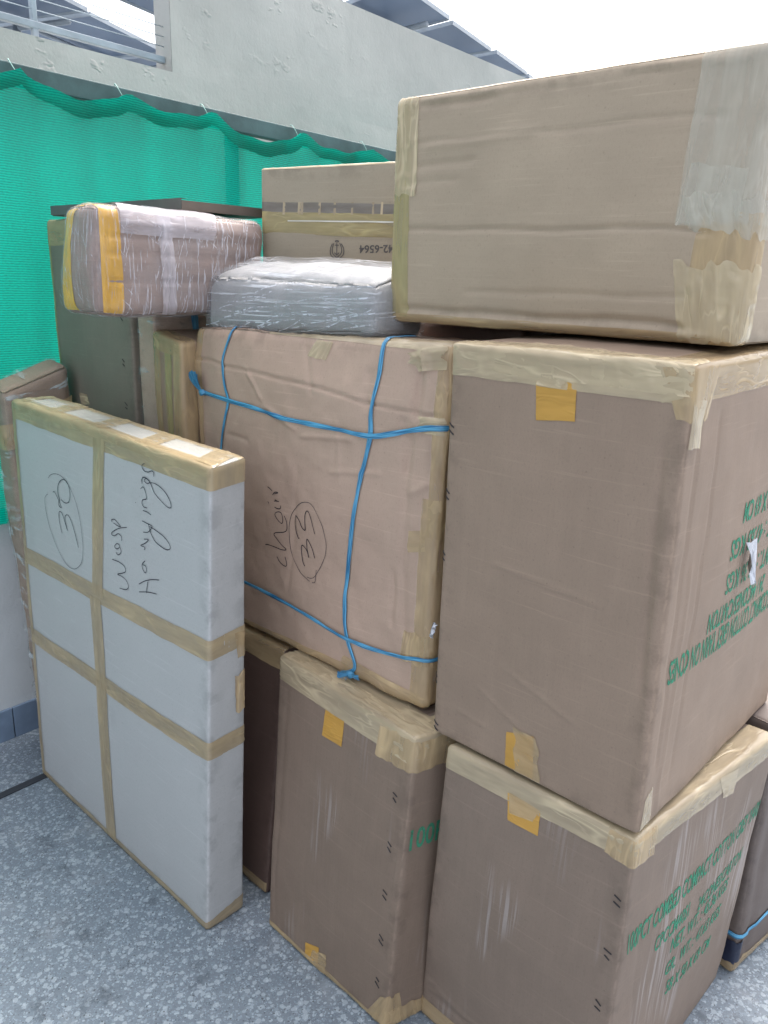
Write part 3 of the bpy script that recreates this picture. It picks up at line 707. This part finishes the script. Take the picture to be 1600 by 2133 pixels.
Dx.strip('N', [(-.05, .0), (.07, .0), (.02, .08), (-.03, .085)], T_tan, layer=3, rag=.006, wr=0.0009)
staples(Dx, 'A', [(823, 1661), (812, 1764), (803, 1864), (795, 1958), (786, 2046)])
a0 = Dx.inv('B', 851, 1772); Dx.text('B', '100PCT COTTON YARN', a0, (1, 0), (0, 1), .40*.9, .046, GRN) if False else None
Dx.text('B', '100PC', (a0[0], a0[1]), (1, 0), (0, 1), .125, .048, GRN)

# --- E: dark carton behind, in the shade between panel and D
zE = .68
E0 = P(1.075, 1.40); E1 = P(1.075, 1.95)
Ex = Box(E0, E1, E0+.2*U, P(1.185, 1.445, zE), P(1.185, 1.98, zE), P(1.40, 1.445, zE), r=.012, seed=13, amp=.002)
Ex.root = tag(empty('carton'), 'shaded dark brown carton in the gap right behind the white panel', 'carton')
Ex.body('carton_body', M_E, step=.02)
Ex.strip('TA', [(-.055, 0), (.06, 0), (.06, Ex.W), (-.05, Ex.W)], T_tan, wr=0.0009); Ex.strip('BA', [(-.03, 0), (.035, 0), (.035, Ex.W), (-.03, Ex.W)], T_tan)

# --- F: white taped panel
F0, F1, F2 = P(.894, 1.410), P(.887, 2.362), P(1.009, 1.409)
Fx = Box(F0, F1, F2, P(.934, 1.384, 1.216), P(.908, 2.354, 1.254), P(1.036, 1.394, 1.226), B1=P(1.012, 2.300, 1.263), r=.009, seed=17, bulge=(.004, .0, 0), amp=.0014)
Fx.root = tag(empty('flat_carton'), 'flat white carton standing on edge at left, banded with tan tape', 'carton')
W, D, H = Fx.W, Fx.D, Fx.H
for b_ in (.045, .058, .085): Fx.crease('B', b_, 1.18, b_, .02, .0025, -.0018, .02)
Fx.body('carton_body', M_F, step=.013)
def band(bx, px, w, mat=T_F, layer=1, wrap=.1, **k):
    a, h = zip(*[bx.inv('A', *p) for p in px]); a0, h0, a1, h1 = a[0], h[0], a[-1], h[-1]
    sl_ = (h1-h0)/(a1-a0); f_ = lambda q: h0+sl_*(q-a0)
    return bx.strip('N', [(-wrap, f_(0)+.01-w/2), (-wrap, f_(0)+.01+w/2), (bx.W, f_(bx.W)+w/2), (bx.W, f_(bx.W)-w/2)], mat, layer=layer, **k)
Fx.strip('TA', [(-.052, 0), (.030, 0), (.030, W), (-.052, W)], T_F, wr=0.0006)
Fx.strip('TA', [(.088, 0), (D, 0), (D, W), (.080, W)], T_F, wr=0.0006)
Fx.strip('TA', [(.028, 0), (.09, 0), (.09, W), (.028, W)], T_C, wr=.001)
for a_ in (.0, .235, .46, .70, .9): Fx.strip('TA', [(.01, a_), (.10, a_+.02), (.10, min(W, a_+.10)), (.01, min(W, a_+.07))], T_F, layer=2, wr=0.0014, step=.005)
Fx.strip('TA', [(-.022, 0), (.018, 0), (.018, W), (-.022, W)], T_F, wr=0.0011, layer=2)
Fx.strip('N', [(-D, H-.055), (.012, H-.052), (.012, H-.002), (-D, H-.002)], T_F, layer=2, wr=0.0009)
band(Fx, [(60, 1158), (438, 1362)], .052, layer=2, wrap=.108, wr=0.0006); band(Fx, [(66, 1320), (436, 1572)], .050, layer=2, wrap=.108, wr=.001)
a_t, a_m, a_b = Fx.inv('A', 207, 930), Fx.inv('A', 205, 1240), Fx.inv('A', 232, 1735)
Fx.strip('A', [(a_t[0]-.027, H-.02), (a_t[0]+.027, H-.02), (a_m[0]+.027, a_m[1]), (a_m[0]-.030, a_m[1])], T_F, layer=3, wr=0.0005)
a_n = Fx.inv('A', 200, 1245)
Fx.strip('A', [(a_n[0]-.03, a_n[1]), (a_n[0]+.030, a_n[1]), (a_b[0]+.027, .0), (a_b[0]-.03, .0)], T_F, layer=3, wr=0.0005)
Fx.strip('L', [(-.030, 0), (.05, 0), (.05, H), (-.028, H)], T_F, layer=2, wr=0.0006)
Fx.strip('BA', [(-.03, 0), (.024, 0), (.024, W), (-.03, W)], T_F); Fx.strip('BB', [(-.03, 0), (.026, 0), (.050, D), (-.03, D)], T_F)
Fx.strip('N', [(-D, .60), (-.08, .60), (-.075, .70), (-D, .71)], T_tan, layer=3, wr=0.0014, rag=.005)
Fx.strip('N', [(-D, .745), (-.085, .75), (-.075, .82), (-D, .81)], T_tan, layer=3, wr=0.0014, rag=.005)
g4 = dict(org=(0, 900), sc=4.0)
Fx.strokes('A', [[(410, 380), (430, 355), (470, 347), (520, 370), (580, 450), (630, 560), (665, 700), (690, 850), (702, 970), (690, 1080), (660, 1125), (625, 1138), (580, 1115), (530, 1050), (480, 950), (440, 840), (410, 740), (390, 640), (382, 560), (390, 530), (405, 515)]], .0013, INK, 'pen_circle', **g4)
Fx.strokes('A', [[(447, 500), (460, 498), (490, 560), (515, 628), (495, 612), (492, 585), (500, 560), (486, 500), (490, 440), (512, 402), (540, 397), (570, 430), (586, 490), (584, 555), (570, 588), (540, 588), (512, 560)],
                 [(523, 843), (500, 740), (495, 680), (502, 662), (522, 680), (545, 750), (568, 823), (548, 745), (546, 702), (565, 690), (592, 730), (630, 840), (662, 962)]], .0021, INK, 'pen_number', **g4)
Fx.strokes('A', [[(1208, 262), (1188, 272), (1190, 300), (1210, 325), (1240, 332), (1270, 322), (1286, 335), (1288, 370)],
                 [(1190, 430), (1186, 395), (1200, 375), (1228, 385), (1252, 412), (1235, 428), (1208, 405), (1225, 385), (1262, 430), (1290, 500), (1350, 575), (1400, 622), (1430, 628), (1425, 580), (1390, 510), (1340, 455), (1290, 425), (1245, 420)],
                 [(1178, 470), (1200, 455), (1216, 490), (1225, 530), (1222, 558), (1195, 562), (1188, 590), (1200, 620), (1230, 632)], [(1195, 652), (1230, 665), (1262, 690)], [(1133, 583), (1137, 588)],
                 [(1188, 738), (1230, 760), (1270, 785), (1240, 832), (1198, 832)], [(1240, 768), (1262, 840), (1300, 912), (1360, 962), (1400, 980), (1425, 965), (1410, 920), (1370, 870), (1310, 822), (1250, 785)],
                 [(1205, 890), (1242, 895), (1215, 925), (1178, 943), (1212, 958), (1207, 982)], [(1215, 1070), (1190, 1102), (1200, 1150), (1218, 1172), (1226, 1145), (1216, 1112), (1192, 1104)],
                 [(1165, 1265), (1210, 1240), (1270, 1228), (1330, 1232)], [(1238, 1245), (1230, 1300), (1226, 1340)], [(1165, 1330), (1240, 1332), (1310, 1348)],
                 [(942, 750), (936, 730), (962, 726), (990, 758), (1012, 785), (985, 778), (952, 755)], [(1062, 792), (1000, 800), (950, 825), (934, 848), (958, 862), (992, 845), (1018, 868), (1020, 905)],
                 [(975, 930), (962, 952), (982, 972), (1006, 952), (992, 930), (972, 930)], [(1010, 960), (1016, 1000), (992, 1022), (975, 1000)],
                 [(945, 1058), (1000, 1080), (1046, 1120), (1050, 1165), (988, 1182), (1022, 1200), (1062, 1240), (1076, 1290), (1052, 1312), (1003, 1298)]], 0.0019, INK, 'handwriting', **g4)

# --- G: carton tied with blue raffia, standing on D and E
zG = .70
G0, G1 = onu(886, 1484, 1.190), P(1.190, 1.83, .685)
Gn, Gl = onu(942, 716, 1.235), onu(411, 682, 1.235)
Gx = Box(G0, G1, G0+.20*U, Gn, Gl, Gn+.20*U, r=.020, seed=23, bulge=(.012, .0, .004), amp=.0042, scale=.14, fine=.0012)
W, D, H = Gx.W, Gx.D, Gx.H
fa, fb = Gx.inv('A', 928, 872), Gx.inv('A', 408, 742)
def gm(p, n):
    hf = fa[1]+(fb[1]-fa[1])*(p[:, 0]-fa[0])/(fb[0]-fa[0]); d_ = p[:, 2]-hf
    t = np.where(d_ > 0, 1-d_/(H-fa[1]), 1+d_/(H*.55)); return .024*np.clip(t, 0, 1)*(np.abs(n[:, 1]) > .5)*(p[:, 1] < D/2)*np.sin(np.pi*np.clip(p[:, 0]/W, 0.04, .96))**.3
Gx.macro = gm
Gx.crease('A', fa[0], fa[1], fb[0], fb[1], .0035, -.006, .01)
for p_, q_, w_, a_ in (((510, 760), (545, 840), .006, .004), ((545, 840), (620, 900), .006, .004), ((620, 905), (740, 918), .006, .005), ((775, 760), (760, 860), .012, -.004), ((640, 700), (650, 830), .010, -.003),
                       ((900, 1010), (845, 1030), .008, .005), ((860, 900), (840, 1000), .010, -.005), ((845, 860), (840, 1330), .012, -.004), ((820, 1180), (810, 1310), .008, -.005), ((680, 980), (800, 990), .006, .003),
                       ((620, 960), (600, 1240), .008, -.002), ((880, 760), (860, 880), .010, -.007), ((700, 860), (705, 1000), .007, .002), ((470, 900), (520, 920), .006, -.003)): ln(Gx, p_, q_, w_, a_)
Gx.root = tag(empty('carton'), 'dented brown carton in the middle tied with blue raffia, pen writing on it', 'carton')
Gx.body('carton_body', M_G, step=.0045)
Gx.strip('TA', [(-.020, 0), (.05, 0), (.05, W*.65), (-.004, W*.65)], T_pale, wr=0.0009)
Gx.strip('N', [(-.06, .0), (.052, .0), (.040, H*.60), (-.06, H*.6)], T_tan, wr=0.0011, step=.006)
Gx.strip('N', [(-.06, H*.48), (.026, H*.50), (.026, H), (-.06, H)], T_tan, wr=0.0011, layer=2, step=.006)
Gx.strip('N', [(-.06, .10), (.085, .10), (.080, .17), (-.06, .17)], T_tan, wr=0.0018, layer=3, rag=.006, step=.005)
Gx.strip('BA', [(-.04, 0), (.03, 0), (.05, W*.30), (-.04, W*.3)], T_tan, wr=0.0014, layer=2, rag=.01)
Gx.strip('BA', [(-.04, W*.28), (.03, W*.28), (.018, W), (-.04, W)], T_tan, wr=.001)
Gx.patch('A', [(850, 735), (870, 775), (925, 770), (932, 722)], T_pale, wr=.005, layer=3, rag=.012, step=.005)
Gx.patch('A', [(872, 868), (872, 900), (924, 908), (928, 870)], T_pale, wr=0.0018, layer=3, rag=.008, step=.005)
Gx.strip('L', [(-.035, H*.35), (.04, H*.35), (.04, H), (-.04, H)], T_tan, wr=0.0009, rag=.004)
Gx.patch('A', [(640, 742), (678, 750), (695, 712), (660, 708)], T_pale, layer=2, rag=.002)
Gx.patch('A', [(855, 1105), (850, 1150), (885, 1150), (890, 1105)], T_tan, layer=2, rag=.003)
g9 = dict(org=(540, 1000), sc=9.275)
Gx.strokes('A', [[(900, 425), (820, 440), (720, 520), (650, 630), (600, 790), (582, 1000), (600, 1260), (640, 1450), (710, 1620), (800, 1790), (900, 1890), (985, 1955)],
                 [(900, 425), (980, 445), (1080, 560), (1180, 750), (1250, 930), (1290, 1130), (1295, 1300), (1260, 1490), (1190, 1660), (1120, 1790), (1060, 1880), (990, 1895), (930, 1870)],
                 [(1100, 1740), (1095, 1850), (1085, 1970), (1030, 1980)]], .0013, INK, 'pen_circle', **g9)
Gx.strokes('A', [[(770, 1120), (745, 1120), (712, 1000), (702, 850), (708, 690), (740, 720), (790, 800), (830, 920), (885, 970), (890, 860), (885, 700), (910, 610), (940, 600), (975, 650), (1030, 840), (1085, 1040)],
                 [(880, 1665), (840, 1590), (812, 1450), (808, 1300), (830, 1260), (880, 1310), (925, 1400), (945, 1500), (918, 1330), (915, 1180), (930, 1145), (975, 1220), (1030, 1370), (1068, 1515)]], .0021, INK, 'pen_number', **g9)
Gx.strokes('A', [[(355, 1475), (400, 1570), (470, 1640), (530, 1660), (535, 1590), (508, 1480)], [(135, 1240), (200, 1245), (340, 1300), (450, 1345), (525, 1340), (430, 1240), (350, 1120), (305, 1050), (340, 1010), (480, 1005), (540, 960), (550, 860), (535, 780), (500, 690)],
                 [(440, 830), (380, 760), (332, 670), (350, 620), (410, 610), (450, 650), (475, 760), (465, 825), (440, 832)], [(320, 515), (370, 545), (415, 550), (430, 520), (425, 490)], [(195, 405), (215, 445)],
                 [(310, 400), (355, 400), (400, 412)], [(330, 370), (360, 395)], [(290, 280), (320, 240), (350, 225), (390, 242), (330, 255)], [(200, 120), (240, 150), (285, 200)]], 0.0019, INK, 'handwriting', **g9)
STW = .0115
Gx.path('TA', [(487, 692), (467, 742), (468, 800), (476, 838), (470, 880), (462, 940), (458, 1050), (452, 1170), (446, 1290)], STW*.85, BLUE, 'raffia_strip', thick=.0018, off=.0035, pre=[(.08, Gx.inv('A', 487, 692)[0]-.01), (.02, Gx.inv('A', 487, 692)[0]-.004)])
Gx.path('TA', [(808, 712), (790, 790), (774, 860), (772, 908), (752, 1000), (736, 1100), (726, 1180), (720, 1250), (726, 1330), (742, 1390), (752, 1424)], STW, BLUE, 'raffia_strip', thick=.0018, off=.0035, pre=[(.08, Gx.inv('A', 808, 712)[0]-.01), (.02, Gx.inv('A', 808, 712)[0])])
Gx.path('N', [(918, 892), (860, 896), (820, 903), (772, 908), (700, 893), (600, 872), (540, 852), (476, 833), (430, 817)], STW*.95, BLUE, 'raffia_strip', thick=.0018, off=.0065, pre=[(-.08, Gx.inv('A', 918, 892)[1]-.0)])
Gx.path('N', [(885, 1374), (840, 1368), (790, 1355), (722, 1327), (640, 1278), (560, 1235), (505, 1208), (440, 1175)], STW*.85, BLUE, 'raffia_strip', thick=.0018, off=.0065, pre=[(-.08, Gx.inv('A', 885, 1374)[1]+.0)])
def tassel(bx, px, ends, spread=.03):
    c = bx.inv('A', *px); o0 = bx.M(bx.E('A', [c[0]], [c[1]]), .004)[0]; out = -U
    kn = []; import itertools
    n_ = 10; vs = []
    for i in range(7):
        ph = math.pi*i/6
        for k in range(n_):
            g = 2*math.pi*k/n_; rr = .009*math.sin(ph)*(1+.2*math.sin(3*g+i))
            vs.append(o0+out*.006+(-V)*(.013*math.cos(ph))+np.array([0, 0, 1.])*rr*math.cos(g)+U*rr*math.sin(g))
    fs = [(i*n_+k, i*n_+(k+1) % n_, (i+1)*n_+(k+1) % n_, (i+1)*n_+k) for i in range(6) for k in range(n_)]
    kt = mesh_obj('knot', vs, fs, BLUE, bx.root)
    for j, e in enumerate(ends):
        p1 = onu(*e, float(o0@U)-.012-.006*(j % 3))
        if p1[2] < .712 and o0[2] < .9: p1 = hz(*e, .706+.003*(j % 3))
        a0_ = o0+out*.006; mid = (a0_+p1)/2+out*.008
        pts = [a0_*(1-t)**2+2*mid*t*(1-t)+p1*t*t for t in np.linspace(0, 1, 8)]
        wv = .0028+.0045*np.linspace(0, 1, 8); vs = []
        d = (p1-a0_)/np.linalg.norm(p1-a0_); sd = np.cross(d, out)
        for pt, w_ in zip(pts, wv): vs += [pt-sd*w_, pt+out*.002, pt+sd*w_]
        uv = np.array([(i*.01, k*.005) for i in range(8) for k in range(3)]); f_ = grid_idx(8, 3)
        mesh_obj('raffia_end', vs, f_, BLUE, kt, uv[f_].reshape(-1, 2))
tassel(Gx, (428, 817), [(393, 778), (398, 773), (404, 774), (408, 780), (397, 786), (402, 790)])
tassel(Gx, (738, 1400), [(704, 1403), (705, 1410), (712, 1414), (720, 1416), (703, 1408), (748, 1412)])

# --- K: printed carton at the back
K_L = np.array([*(1.465*U+1.872*V)[:2], 0.0]); kd = math.cos(math.radians(28))*V - math.sin(math.radians(28))*U
kn_ = math.sin(math.radians(28))*V + math.cos(math.radians(28))*U
def onplane(x_, y_, q0, nrm): d = ray(x_, y_); return CAM+d*(((q0-CAM)@nrm)/(d@nrm))
KN = K_L-.43*kd
k1 = onplane(543, 350, K_L, kn_); k2 = onplane(840, 335, K_L, kn_)
Kx = Box(np.array([k2[0], k2[1], 0]), np.array([k1[0], k1[1], 0]), np.array([k2[0], k2[1], 0])+.4*kn_, k2, k1, k2+.4*kn_, r=.008, seed=31, amp=.0012, bulge=(.003, 0, 0))
Kx.root = tag(empty('carton'), 'brown carton at the back with an upside down number and small crest printed', 'carton')
ln(Kx, (550, 487), (835, 497), .003, -.003)
Kx.body('carton_body', M_K, step=.02)
def kb(y0, y1, mat, layer, **k): Kx.patch('A', [(840, y0[1]), (840, y1[1]), (546, y1[0]), (546, y0[0])], mat, layer=layer, **k)
kb((421, 426), (441, 447), tapem('tape_shadow', (128, 122, 114), .7, .3), 1); kb((441, 447), (486, 497), T_olv, 1, wr=0.0005)  # upper band is shadow along the tape, painted as a darker strip
for x_ in (590, 622, 628, 664, 696, 732, 776, 794): Kx.patch('A', [(x_, 421), (x_+5, 421), (x_+4, 447), (x_-1, 447)], T_pale, name='tape_edge_and_glare', layer=2)
Kx.patch('A', [(840, 462), (840, 465), (600, 461), (600, 459)], plain('tape_glare', (215, 214, 205), .3), name='tape_edge_and_glare', layer=3, wr=0.0009)  # glare on the tape, painted as a thin pale strip
Kx.strip('TA', [(-.006, 0), (.03, 0), (.03, Kx.W), (-.006, Kx.W)], T_pale)
a0 = Kx.inv('A', 820, 520); a1 = Kx.inv('A', 749, 518); hk = .020
Kx.text('A', '42-6564', (a0[0], a0[1]+.012), (1, 0), (0, -1), abs(a1[0]-a0[0]), hk, GREYPRINT)
e4 = dict(org=(500, 320), sc=4.848)
Kx.strokes('A', [[(935, 910), (915, 960), (918, 1020), (950, 1055)], [(1025, 910), (1050, 960), (1045, 1020), (1010, 1055)], [(950, 905), (935, 960), (940, 1010), (975, 1045)], [(1010, 905), (1028, 960), (1022, 1010), (985, 1045)],
                 [(980, 905), (980, 1030)], [(960, 925), (1002, 925)], [(955, 1000), (980, 1020), (1005, 1000)], [(960, 885), (980, 878), (1000, 885), (980, 893), (960, 885)], [(962, 1040), (980, 1050), (1000, 1040)]], .0022, GREYPRINT, 'printed_crest', **e4)

# --- L: olive tall carton behind the panel
uL = 1.168
Ln0, Ll0 = onv(276, 860, 2.10), None
LN = P(uL, 2.095); ml = onu(97, 455, uL); mr = onu(262, 462, uL)
Lx = Box(P(uL, 2.122), P(uL, 2.59), P(uL+.3, 2.122), P(uL, float(mr@V)-.0, 1.777), P(uL, float(ml@V), 1.772), P(uL+.3, float(mr@V), 1.777), r=.010, seed=37, amp=.0022, bulge=(.004, 0, 0))
Lx.root = tag(empty('carton'), 'tall greenish brown carton standing behind the white panel, beside the green net', 'carton')
Lx.body('carton_body', M_L, step=.02)
Lx.strip('TA', [(-.075, 0), (.04, 0), (.04, Lx.W), (-.075, Lx.W)], T_tan)
Lx.strip('L', [(-.02, 1.0), (.04, 1.0), (.04, Lx.H), (-.02, Lx.H)], T_olv)
staples(Lx, 'A', [(254, 660), (259, 756), (264, 846)])
Lx.patch('A', [(165, 818), (172, 844), (188, 842), (182, 822)], T_pale, name='paper_scrap', layer=2)

# --- M: wrapped carton with blue band, N: carton with tape, between L and G
Mx = Box(P(1.182, 2.005), P(1.182, 2.095), P(1.50, 2.005), P(1.182, 2.005, 1.511), P(1.182, 2.095, 1.511), P(1.50, 2.005, 1.511), r=.010, seed=41, amp=.003)
Mx.root = tag(empty('carton'), 'narrow brown carton with a blue band, right under the yellow taped bundle', 'carton')
Mx.body('carton_body', M_G, step=.02)
Mx.body('stretch_film', FILM_O, off=.004, step=.012, wr=lambda p: .006*np.maximum(0, vnoise(p/.04, 4)), faces='ABT')
Mx.path('TB', [(-.25, .150), (-.10, .138), (0.0, .130), (.05, .130)], .022, BLUE, 'blue_band', px=False, off=.008, thick=.002)
Nx = Box(P(1.174, 1.868), P(1.174, 1.995), P(1.42, 1.868), onu(377, 714, 1.174), onu(318, 690, 1.174), P(1.42, 1.868, 1.456), r=.010, seed=43, amp=.003)
Nx.root = tag(empty('carton'), 'small tan taped carton squeezed between the olive carton and the tied carton', 'carton')
Nx.body('carton_body', M_N, step=.016)
Nx.strip('N', [(-.045, .5), (.040, .5), (.040, Nx.H), (-.045, Nx.H)], T_tan, wr=0.0009)
Nx.strip('N', [(.045, .5), (.075, .5), (.078, Nx.H-.03), (.048, Nx.H-.03)], T_olv, wr=0.0009)
Nx.strip('L', [(-.035, .5), (.04, .5), (.04, Nx.H), (-.035, Nx.H)], T_tan, wr=0.0009)
Nx.strip('TA', [(-.045, 0), (.05, 0), (.05, Nx.W), (-.045, Nx.W)], T_tan, wr=0.0011)

# --- I: stretch-wrapped bundle with yellow tape lying on top
vI = 1.845
I0, I1 = onv(200, 657, vI), onv(206, 424, vI)
uI, zI0, zI1 = float(I0@U), float(I0[2])-.004, float(I1[2])
Ix = Box(P(uI+.005, vI, zI0), P(uI-.0, vI+.19, zI0+.006), P(1.452, vI, 1.516), P(uI+.012, vI, zI1), P(uI+.03, vI+.19, zI1+.0), P(1.452, vI, 1.765), r=.028, seed=47, bulge=(.010, .006, .004), amp=.004, scale=.1)
for y_ in (.085, .15, .19): Ix.crease('B', .02, y_, Ix.D-.02, y_-.004, .005, -.003, .02)
Ix.crease('B', .06, .225, Ix.D-.02, .212, .010, .006, .02)
Ix.root = tag(empty('wrapped_bundle'), 'brown bundle in clear stretch film with two yellow tape bands at its left end', 'bundle')
Ix.body('board', M_I, step=.010)
Ix.strip('B', [(.015, 0.0), (.070, 0.0), (.066, Ix.H), (.012, Ix.H)], T_yw, layer=1, name='yellow_tape', wr=0.0009)
Ix.strip('A', [(.105, 0.0), (.165, 0.0), (.165, Ix.H), (.105, Ix.H)], T_yw, layer=1, name='yellow_tape', wr=0.0009)
Ix.strip('TB', [(-.01, .012), (.0, .060), (.15, .06), (.15, .012)], T_yw, layer=1, name='yellow_tape', wr=0.0009)
Ix.body('stretch_film', FILM_I, off=.004, step=.008, wr=lambda p: .004*np.maximum(0, vnoise(p*np.array([30, 30, 12]), 4)))

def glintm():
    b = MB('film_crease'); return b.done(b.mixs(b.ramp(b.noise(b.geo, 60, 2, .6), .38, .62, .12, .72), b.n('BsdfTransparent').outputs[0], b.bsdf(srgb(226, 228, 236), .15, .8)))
GLINT = glintm()  # glints along film creases, painted as thin pale ribbons
def glints(bx, face, n, box_, ang, ln_, off, wd=.0011, seed=3):
    g = random.Random(seed); L = []
    for i in range(n):
        x, y = g.uniform(box_[0], box_[1]), g.uniform(box_[2], box_[3]); a = ang+g.gauss(0, .10); l_ = ln_*g.uniform(.3, 1.3); c_ = g.uniform(-.12, .12)
        L.append([(x+math.cos(a+c_*t)*l_*(t-.5), y+math.sin(a+c_*t)*l_*(t-.5)) for t in (0, .25, .5, .75, 1)])
    V_, F_, base = [], [], 0
    for st in L:
        st = [(min(max(p[0], .004), (bx.W if face == 'A' else bx.D)-.004), min(max(p[1], .004), bx.H-.004)) for p in st]
        o = bx.path(face, st, wd, GLINT, 'tmp', px=False, off=off); me = o.data; vv = np.empty(len(me.vertices)*3); me.vertices.foreach_get('co', vv)
        V_.append(vv.reshape(-1, 3)); F_ += [tuple(i+base for i in p.vertices) for p in me.polygons]; base += len(me.vertices)
        bpy.data.objects.remove(o); bpy.data.meshes.remove(me)
    o = mesh_obj('crease_glints', np.concatenate(V_), F_, GLINT, bx.root); o['kind'] = 'stuff'; return o
MILK = tapem('film_milky', (206, 200, 206), .42, .2, lw=.6)
Ix.strip('TB', [(-.062, .065), (.05, .065), (.05, .36), (-.062, .33)], MILK, name='film_band', layer=6, off=.0085)
Ix.strip('B', [(.175, .0), (.215, .0), (.205, Ix.H), (.165, Ix.H)], MILK, name='film_band', layer=6, off=.0085)
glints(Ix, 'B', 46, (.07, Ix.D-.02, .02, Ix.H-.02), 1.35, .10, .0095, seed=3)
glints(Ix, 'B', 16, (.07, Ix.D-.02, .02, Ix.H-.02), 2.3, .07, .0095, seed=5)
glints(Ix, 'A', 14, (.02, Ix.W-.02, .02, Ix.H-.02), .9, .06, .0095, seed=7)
# --- J: dark board lying over L and I
zJ = 1.784
jb = tag(empty('flat_board'), 'thin dark wooden board lying over the wrapped bundle and the olive carton', 'board')
j0, j1, j2 = hz(378, 413, zJ+.028), hz(108, 430, zJ+.028), hz(543, 431, zJ+.028)
ju, jv = float(j0@U), float(j0@V)
def slab(name, c, h, mat, par_, ins=0):
    b_ = [np.array([q[0], q[1], zJ]) for q in c]; t_ = [q+np.array([0, 0, h]) for q in b_]
    return mesh_obj(name, b_+t_, [(3, 2, 1, 0), (4, 5, 6, 7), (0, 1, 5, 4), (1, 2, 6, 5), (2, 3, 7, 6), (3, 0, 4, 7)], mat, par_, None, False)
jr = j0+(j2-j0)*1.12
slab('board_panel', [j0, jr, jr+(j1-j0), j1], .024, M_PLY, jb)
e1 = (j0-jr)/np.linalg.norm(j0-jr)*.003; e2 = (j0-j1)/np.linalg.norm(j0-j1)*.003
mesh_obj('edge_banding', [j0+e1+e2+np.array([0, 0, -.026]), j1+e1-e2+np.array([0, 0, -.026]), j1+e1-e2+np.array([0, 0, .001]), j0+e1+e2+np.array([0, 0, .001]), j1-e1*6+np.array([0, 0, .001]), j0-e1*6+np.array([0, 0, .001])], [(0, 1, 2, 3), (3, 2, 4, 5)], plain('board_edge', (92, 92, 90), .6), jb, None, False)

# --- H: grey slab in stretch film, on G
uH = 1.25
h0, h1 = onu(784, 707, uH), onu(424, 690, uH)
h2, h3 = onu(784, 590, uH), onu(428, 572, uH)
Hx = Box(h0, h1, h0+.17*U, h2, h3, h2+.17*U+np.array([0, 0, .035])+.02*V, B1=h3+.17*U-.12*V+np.array([0, 0, .050]), r=.036, seed=53, bulge=(.006, 0, .008), amp=.004, scale=.09, fine=.001)
Hx.root = tag(empty('wrapped_bundle'), 'light grey slab under many layers of clear film, lying on the tied carton', 'bundle')
Hx.body('padding', M_H, step=.010)
Hx.body('stretch_film', FILM_H, off=.004, step=.007, wr=lambda p: .005*np.maximum(0, vnoise(p*np.array([9, 30, 45]), 4)))
Hx.body('stretch_film', FILM_H, off=.010, step=.009, wr=lambda p: .005*np.maximum(0, vnoise(p*np.array([6, 30, 60])+9, 6)))

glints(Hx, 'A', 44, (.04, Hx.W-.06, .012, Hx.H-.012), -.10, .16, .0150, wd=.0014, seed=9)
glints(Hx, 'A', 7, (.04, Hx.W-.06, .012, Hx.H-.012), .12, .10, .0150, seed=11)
# --- O: wrapped thing behind the panel at far left
vO = 2.455
oN, oQ = onv(3, 818, vO), onv(118, 768, vO)
oR = oN+(oQ-oN)*((1.14-float(oN@U))/float((oQ-oN)@U))
Ox = Box(P(float(oN@U)+.055, vO), P(float(oN@U)+.055, vO+.12), P(1.14, vO), oN, oN+.12*V+np.array([0, 0, .02]), oR, B1=oR+.12*V+np.array([0, 0, .02]), r=.03, seed=59, amp=.005, scale=.1)
Ox.root = tag(empty('wrapped_bundle'), 'film wrapped bundle at the left edge behind the white panel, tan tape round it', 'bundle')
Ox.body('board', M_N, step=.02)
Ox.body('stretch_film', FILM_O, off=.005, step=.012, wr=lambda p: .010*np.maximum(0, vnoise(p/.05, 4)))
Ox.strip('N', [(-Ox.D+.005, 1.10), (Ox.W, 1.09), (Ox.W, 1.17), (-Ox.D+.005, 1.18)], T_tan, wr=0.0014, off=.013)

# --- P: dark carton at right edge
Px = Box(P(1.722, .392), P(1.745, .52), P(2.12, .335), P(1.705, .39, .70), P(1.73, .52, .70), P(2.10, .335, .70), r=.016, seed=61, amp=.004, bulge=(0, .010, 0))
Px.root = tag(empty('carton'), 'carton at the right edge behind the lower right one, blue cord round its foot', 'carton')
Px.crease('B', .05, .65, .05, .02, .01, -.006)
Px.body('carton_body', M_P, step=.014)
Px.strip('BB', [(-.03, 0), (.035, 0), (.03, Px.D), (-.03, Px.D)], T_tan); Px.strip('BA', [(-.03, 0), (.035, 0), (.035, Px.W), (-.03, Px.W)], T_tan)
Px.path('N', [(.10, .125), (0.0, .115), (-.06, .118), (-.2, .14), (-.38, .19)], .012, BLUE, 'cord', px=False, off=.003, thick=.003)
Px.strip('N', [(-.025, .035), (.10, .035), (.10, .10), (-.025, .10)], plain('dark_scrap', (40, 46, 66), .35), name='dark_film_scrap', layer=2, wr=0.0014, rag=.006)
